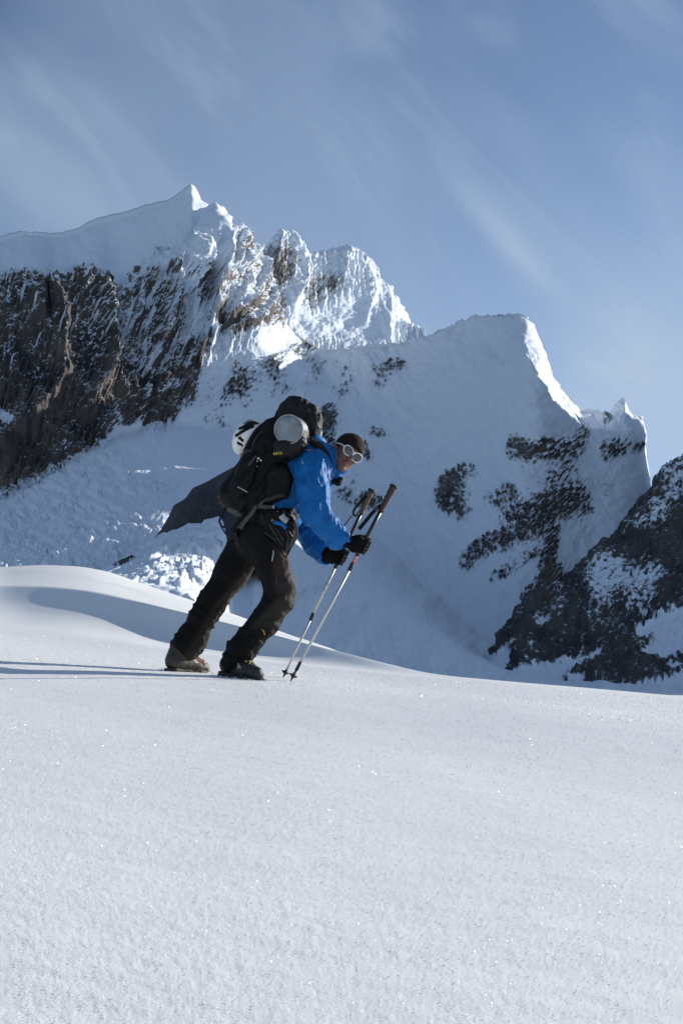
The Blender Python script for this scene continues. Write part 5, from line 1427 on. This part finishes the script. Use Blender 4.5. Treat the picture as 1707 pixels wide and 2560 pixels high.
# ================================================================== trekking poles
def py_frac(A, B, y):
    ts = np.linspace(-.02, 1.02, 1200)
    ys = to_px(A[None] + (B - A)[None] * ts[:, None])[1]
    return float(ts[np.argmin(np.abs(ys - y))])
def pole(label, A, B, grip, ergo, pieces, rings_, basket_y, base_dy):
    t_ = thing('trekking_pole', label, 'trekking pole', A, group='trekking poles held by the walker')
    f = lambda y: py_frac(A, B, y)
    for nm, y0, y1, r0, r1, mt in pieces:
        a, b = f(y0), f(y1)
        e = .0015 if r0 > .008 else 0
        lathe(nm, A, B, [(a, r0 * .6), (a + 1e-4, r0), (b - 1e-4, r1), (b, r1 * .6)], mt, t_)
    for y in rings_:
        a = f(y); lathe('mark', A, B, [(a - .0012, .0078), (a + .0012, .0078)], M_BLACK, t_)
    y0, y1, mt = grip
    a, b = f(y0), f(y1)
    st = []
    for i in range(25):
        u = i / 24
        r = .0165 + .0045 * u ** 3 + (ergo * math.sin(u * math.pi * 2 * 4.0) * (1 if .12 < u < .86 else .3)) + (.004 * math.exp(-((u - .03) / .04) ** 2))
        st.append((a + (b - a) * u, r))
    lathe('grip', A, B, st, mt, t_)
    lathe('grip_cap', A, B, [(b - 1e-4, .0215), (b + .006, .0245), (b + .014, .0235), (b + .016, .012)], M_SOLE, t_)
    by = f(basket_y)
    lathe('basket', A, B, [(by - .010, .007), (by - .004, .016), (by + .001, .026), (by + .003, .0265), (by + .006, .012), (by + .014, .0085)], M_SOLE, t_)
    lathe('tip', A, B, [(0, .0028), (by - .012, .006), (by - .004, .0065)], M_WEBDARK, t_)
    return t_
p1 = pole('trekking pole farther from viewer, pale cork grip and lock halfway down its silver shaft', P1_TIP, P1_TOP, (1284, 1230, M_CORK), .0022,
          [('upper_shaft', 1402, 1282, .0105, .0108, M_POLEBLACK), ('lock', 1420, 1402, .0115, .0115, M_SOLE), ('shaft', 1534, 1419, .0078, .0078, M_ALU), ('lock', 1550, 1533, .0105, .0105, M_SOLE), ('lower_shaft', 1680, 1548, .0066, .0066, M_ALU)],
          [1445, 1460, 1475], 1681, .3)
p2 = pole('trekking pole nearer to viewer with dark brown grip and red band below the glove', P2_TIP, P2_TOP, (1278, 1220, M_CORKDARK), .0010,
          [('upper_shaft', 1390, 1276, .0112, .0115, M_POLEBLACK), ('red_band', 1409, 1389, .0092, .0092, M_RED), ('lock', 1426, 1408, .0118, .0118, M_SOLE), ('shaft', 1660, 1424, .0080, .0080, M_ALU), ('cuff', 1676, 1655, .0098, .0098, M_SOLE), ('lower_shaft', 1690, 1674, .0066, .0066, M_WEBDARK)],
          [1447, 1461, 1476, 1491, 1506], 1689, -.12)
# worn white lettering on the red band: two script letters
S1 = [[(0, 3), (1.2, 4), (1.6, 2.6), (.3, 1.6), (1.0, .4), (2.0, 1.2)], [(2.6, .2), (3.0, 2.6), (4.2, 3.8), (4.0, 2.2), (2.9, 1.7), (4.4, .2)]]
for st in S1:
    pts = []
    for u, v in st:
        p = on(P2_TIP, P2_TOP, 1404 - u * 2.6) + np.array([(v - 2) * .0026, -.0100, 0])
        pts.append(p)
    tube('letter', pts, .0011, M_WHITE, p2, 16, 5)
# wrist straps
ribbon('wrist_strap', [W(952, 1262, -.215), W(944, 1270, -.222), W(930, 1283, -.222), W(914, 1303, -.222), W(897, 1323, -.222)], .021, M_BLACK, p2, .003, 20)
ribbon('strap_label', [W(936, 1272, -.227), W(944, 1271, -.228)], .022, M_WEB, p2, .003, 4)
ribbon('wrist_strap', [W(916, 1240, .05), W(902, 1253, .03), W(888, 1270, .02), W(883, 1282, .02), W(889, 1290, .03), W(896, 1282, .05)], .013, M_BLACK, p1, .003, 26)
ribbon('wrist_strap', [W(886, 1286, .025), W(876, 1293, .02), W(867, 1306, .02), W(857, 1318, .02)], .006, M_BLACK, p1, .003, 16)

# ================================================================== ice grains that glint, crumbs of snow at the boots
rng = np.random.default_rng(5)
def octa(P, R, size):
    """small flat crystals: P centres, R random rotations"""
    base_ = np.array([[1, 0, 0], [-1, 0, 0], [0, 1, 0], [0, -1, 0], [0, 0, .35], [0, 0, -.35]])
    V = np.einsum('nij,kj->nki', R, base_) * size[:, None, None] + P[:, None]
    f = np.array([[0, 2, 4], [2, 1, 4], [1, 3, 4], [3, 0, 4], [2, 0, 5], [1, 2, 5], [3, 1, 5], [0, 3, 5]])
    F = (f[None] + 6 * np.arange(len(P))[:, None, None]).reshape(-1, 3)
    return V.reshape(-1, 3), F
def rand_rot(n):
    q = rng.normal(size=(n, 4)); q /= np.linalg.norm(q, axis=1, keepdims=True)
    w, x, y, z = q.T
    return np.stack([np.stack([1 - 2 * (y * y + z * z), 2 * (x * y - z * w), 2 * (x * z + y * w)], -1), np.stack([2 * (x * y + z * w), 1 - 2 * (x * x + z * z), 2 * (y * z - x * w)], -1), np.stack([2 * (x * z - y * w), 2 * (y * z + x * w), 1 - 2 * (x * x + y * y)], -1)], 1)
n = 40000
rows = np.where((GROUND[:, len(px) // 2, 1] > 1.3) & (GROUND[:, len(px) // 2, 1] < 8.5))[0]
i = rng.choice(rows, n); j = rng.integers(60, len(px) - 60, n)
P = GROUND[i, j]
size = (.0009 + .0016 * rng.random(n) ** 2) * (0.30 + .30 * P[:, 1])
tilt = rng.normal(0, .62, (n, 2)); spin = rng.random(n) * 6.283
cz, sz = np.cos(spin), np.sin(spin); one = np.ones(n); nul = np.zeros(n)
Rz = np.stack([np.stack([cz, -sz, nul], -1), np.stack([sz, cz, nul], -1), np.stack([nul, nul, one], -1)], 1)
ca, sa = np.cos(tilt[:, 0]), np.sin(tilt[:, 0]); cb_, sb_ = np.cos(tilt[:, 1]), np.sin(tilt[:, 1])
Rx = np.stack([np.stack([one, nul, nul], -1), np.stack([nul, ca, -sa], -1), np.stack([nul, sa, ca], -1)], 1)
Ry_ = np.stack([np.stack([cb_, nul, sb_], -1), np.stack([nul, one, nul], -1), np.stack([-sb_, nul, cb_], -1)], 1)
V, F = octa(P + np.array([0, 0, .0012]), Rx @ Ry_ @ Rz, size * .72)
M_GLINT, _t, _b = new_mat('clear_ice_grain')
_b.inputs['Base Color'].default_value = (.85, .86, .87, 1); _b.inputs['Roughness'].default_value = 0.26; _b.inputs['Specular IOR Level'].default_value = .9
obj('ice_crystals', mesh_np('ice_crystals', V, F, smooth=False), M_GLINT, kind='stuff')
# crumbs thrown up round the soles
pts = []
for g, yaw, k in ((gN, math.radians(-32), 130), (gF, math.radians(38), 110)):
    d = np.array([math.cos(yaw), math.sin(yaw)])
    u = rng.random(k) * .34 - .22; v = rng.normal(0, .05, k)
    x = g[0] + d[0] * u - d[1] * v; y = g[1] + d[1] * u + d[0] * v
    pts += [(a, b, ground_z(a, b) + abs(rng.normal(0, .004))) for a, b in zip(x, y)]
P = np.array(pts)
V, F = octa(P, rand_rot(len(P)), .003 + .006 * rng.random(len(P)) ** 2)
obj('snow_crumbs', mesh_np('snow_crumbs', V, F), m_snow, kind='stuff')
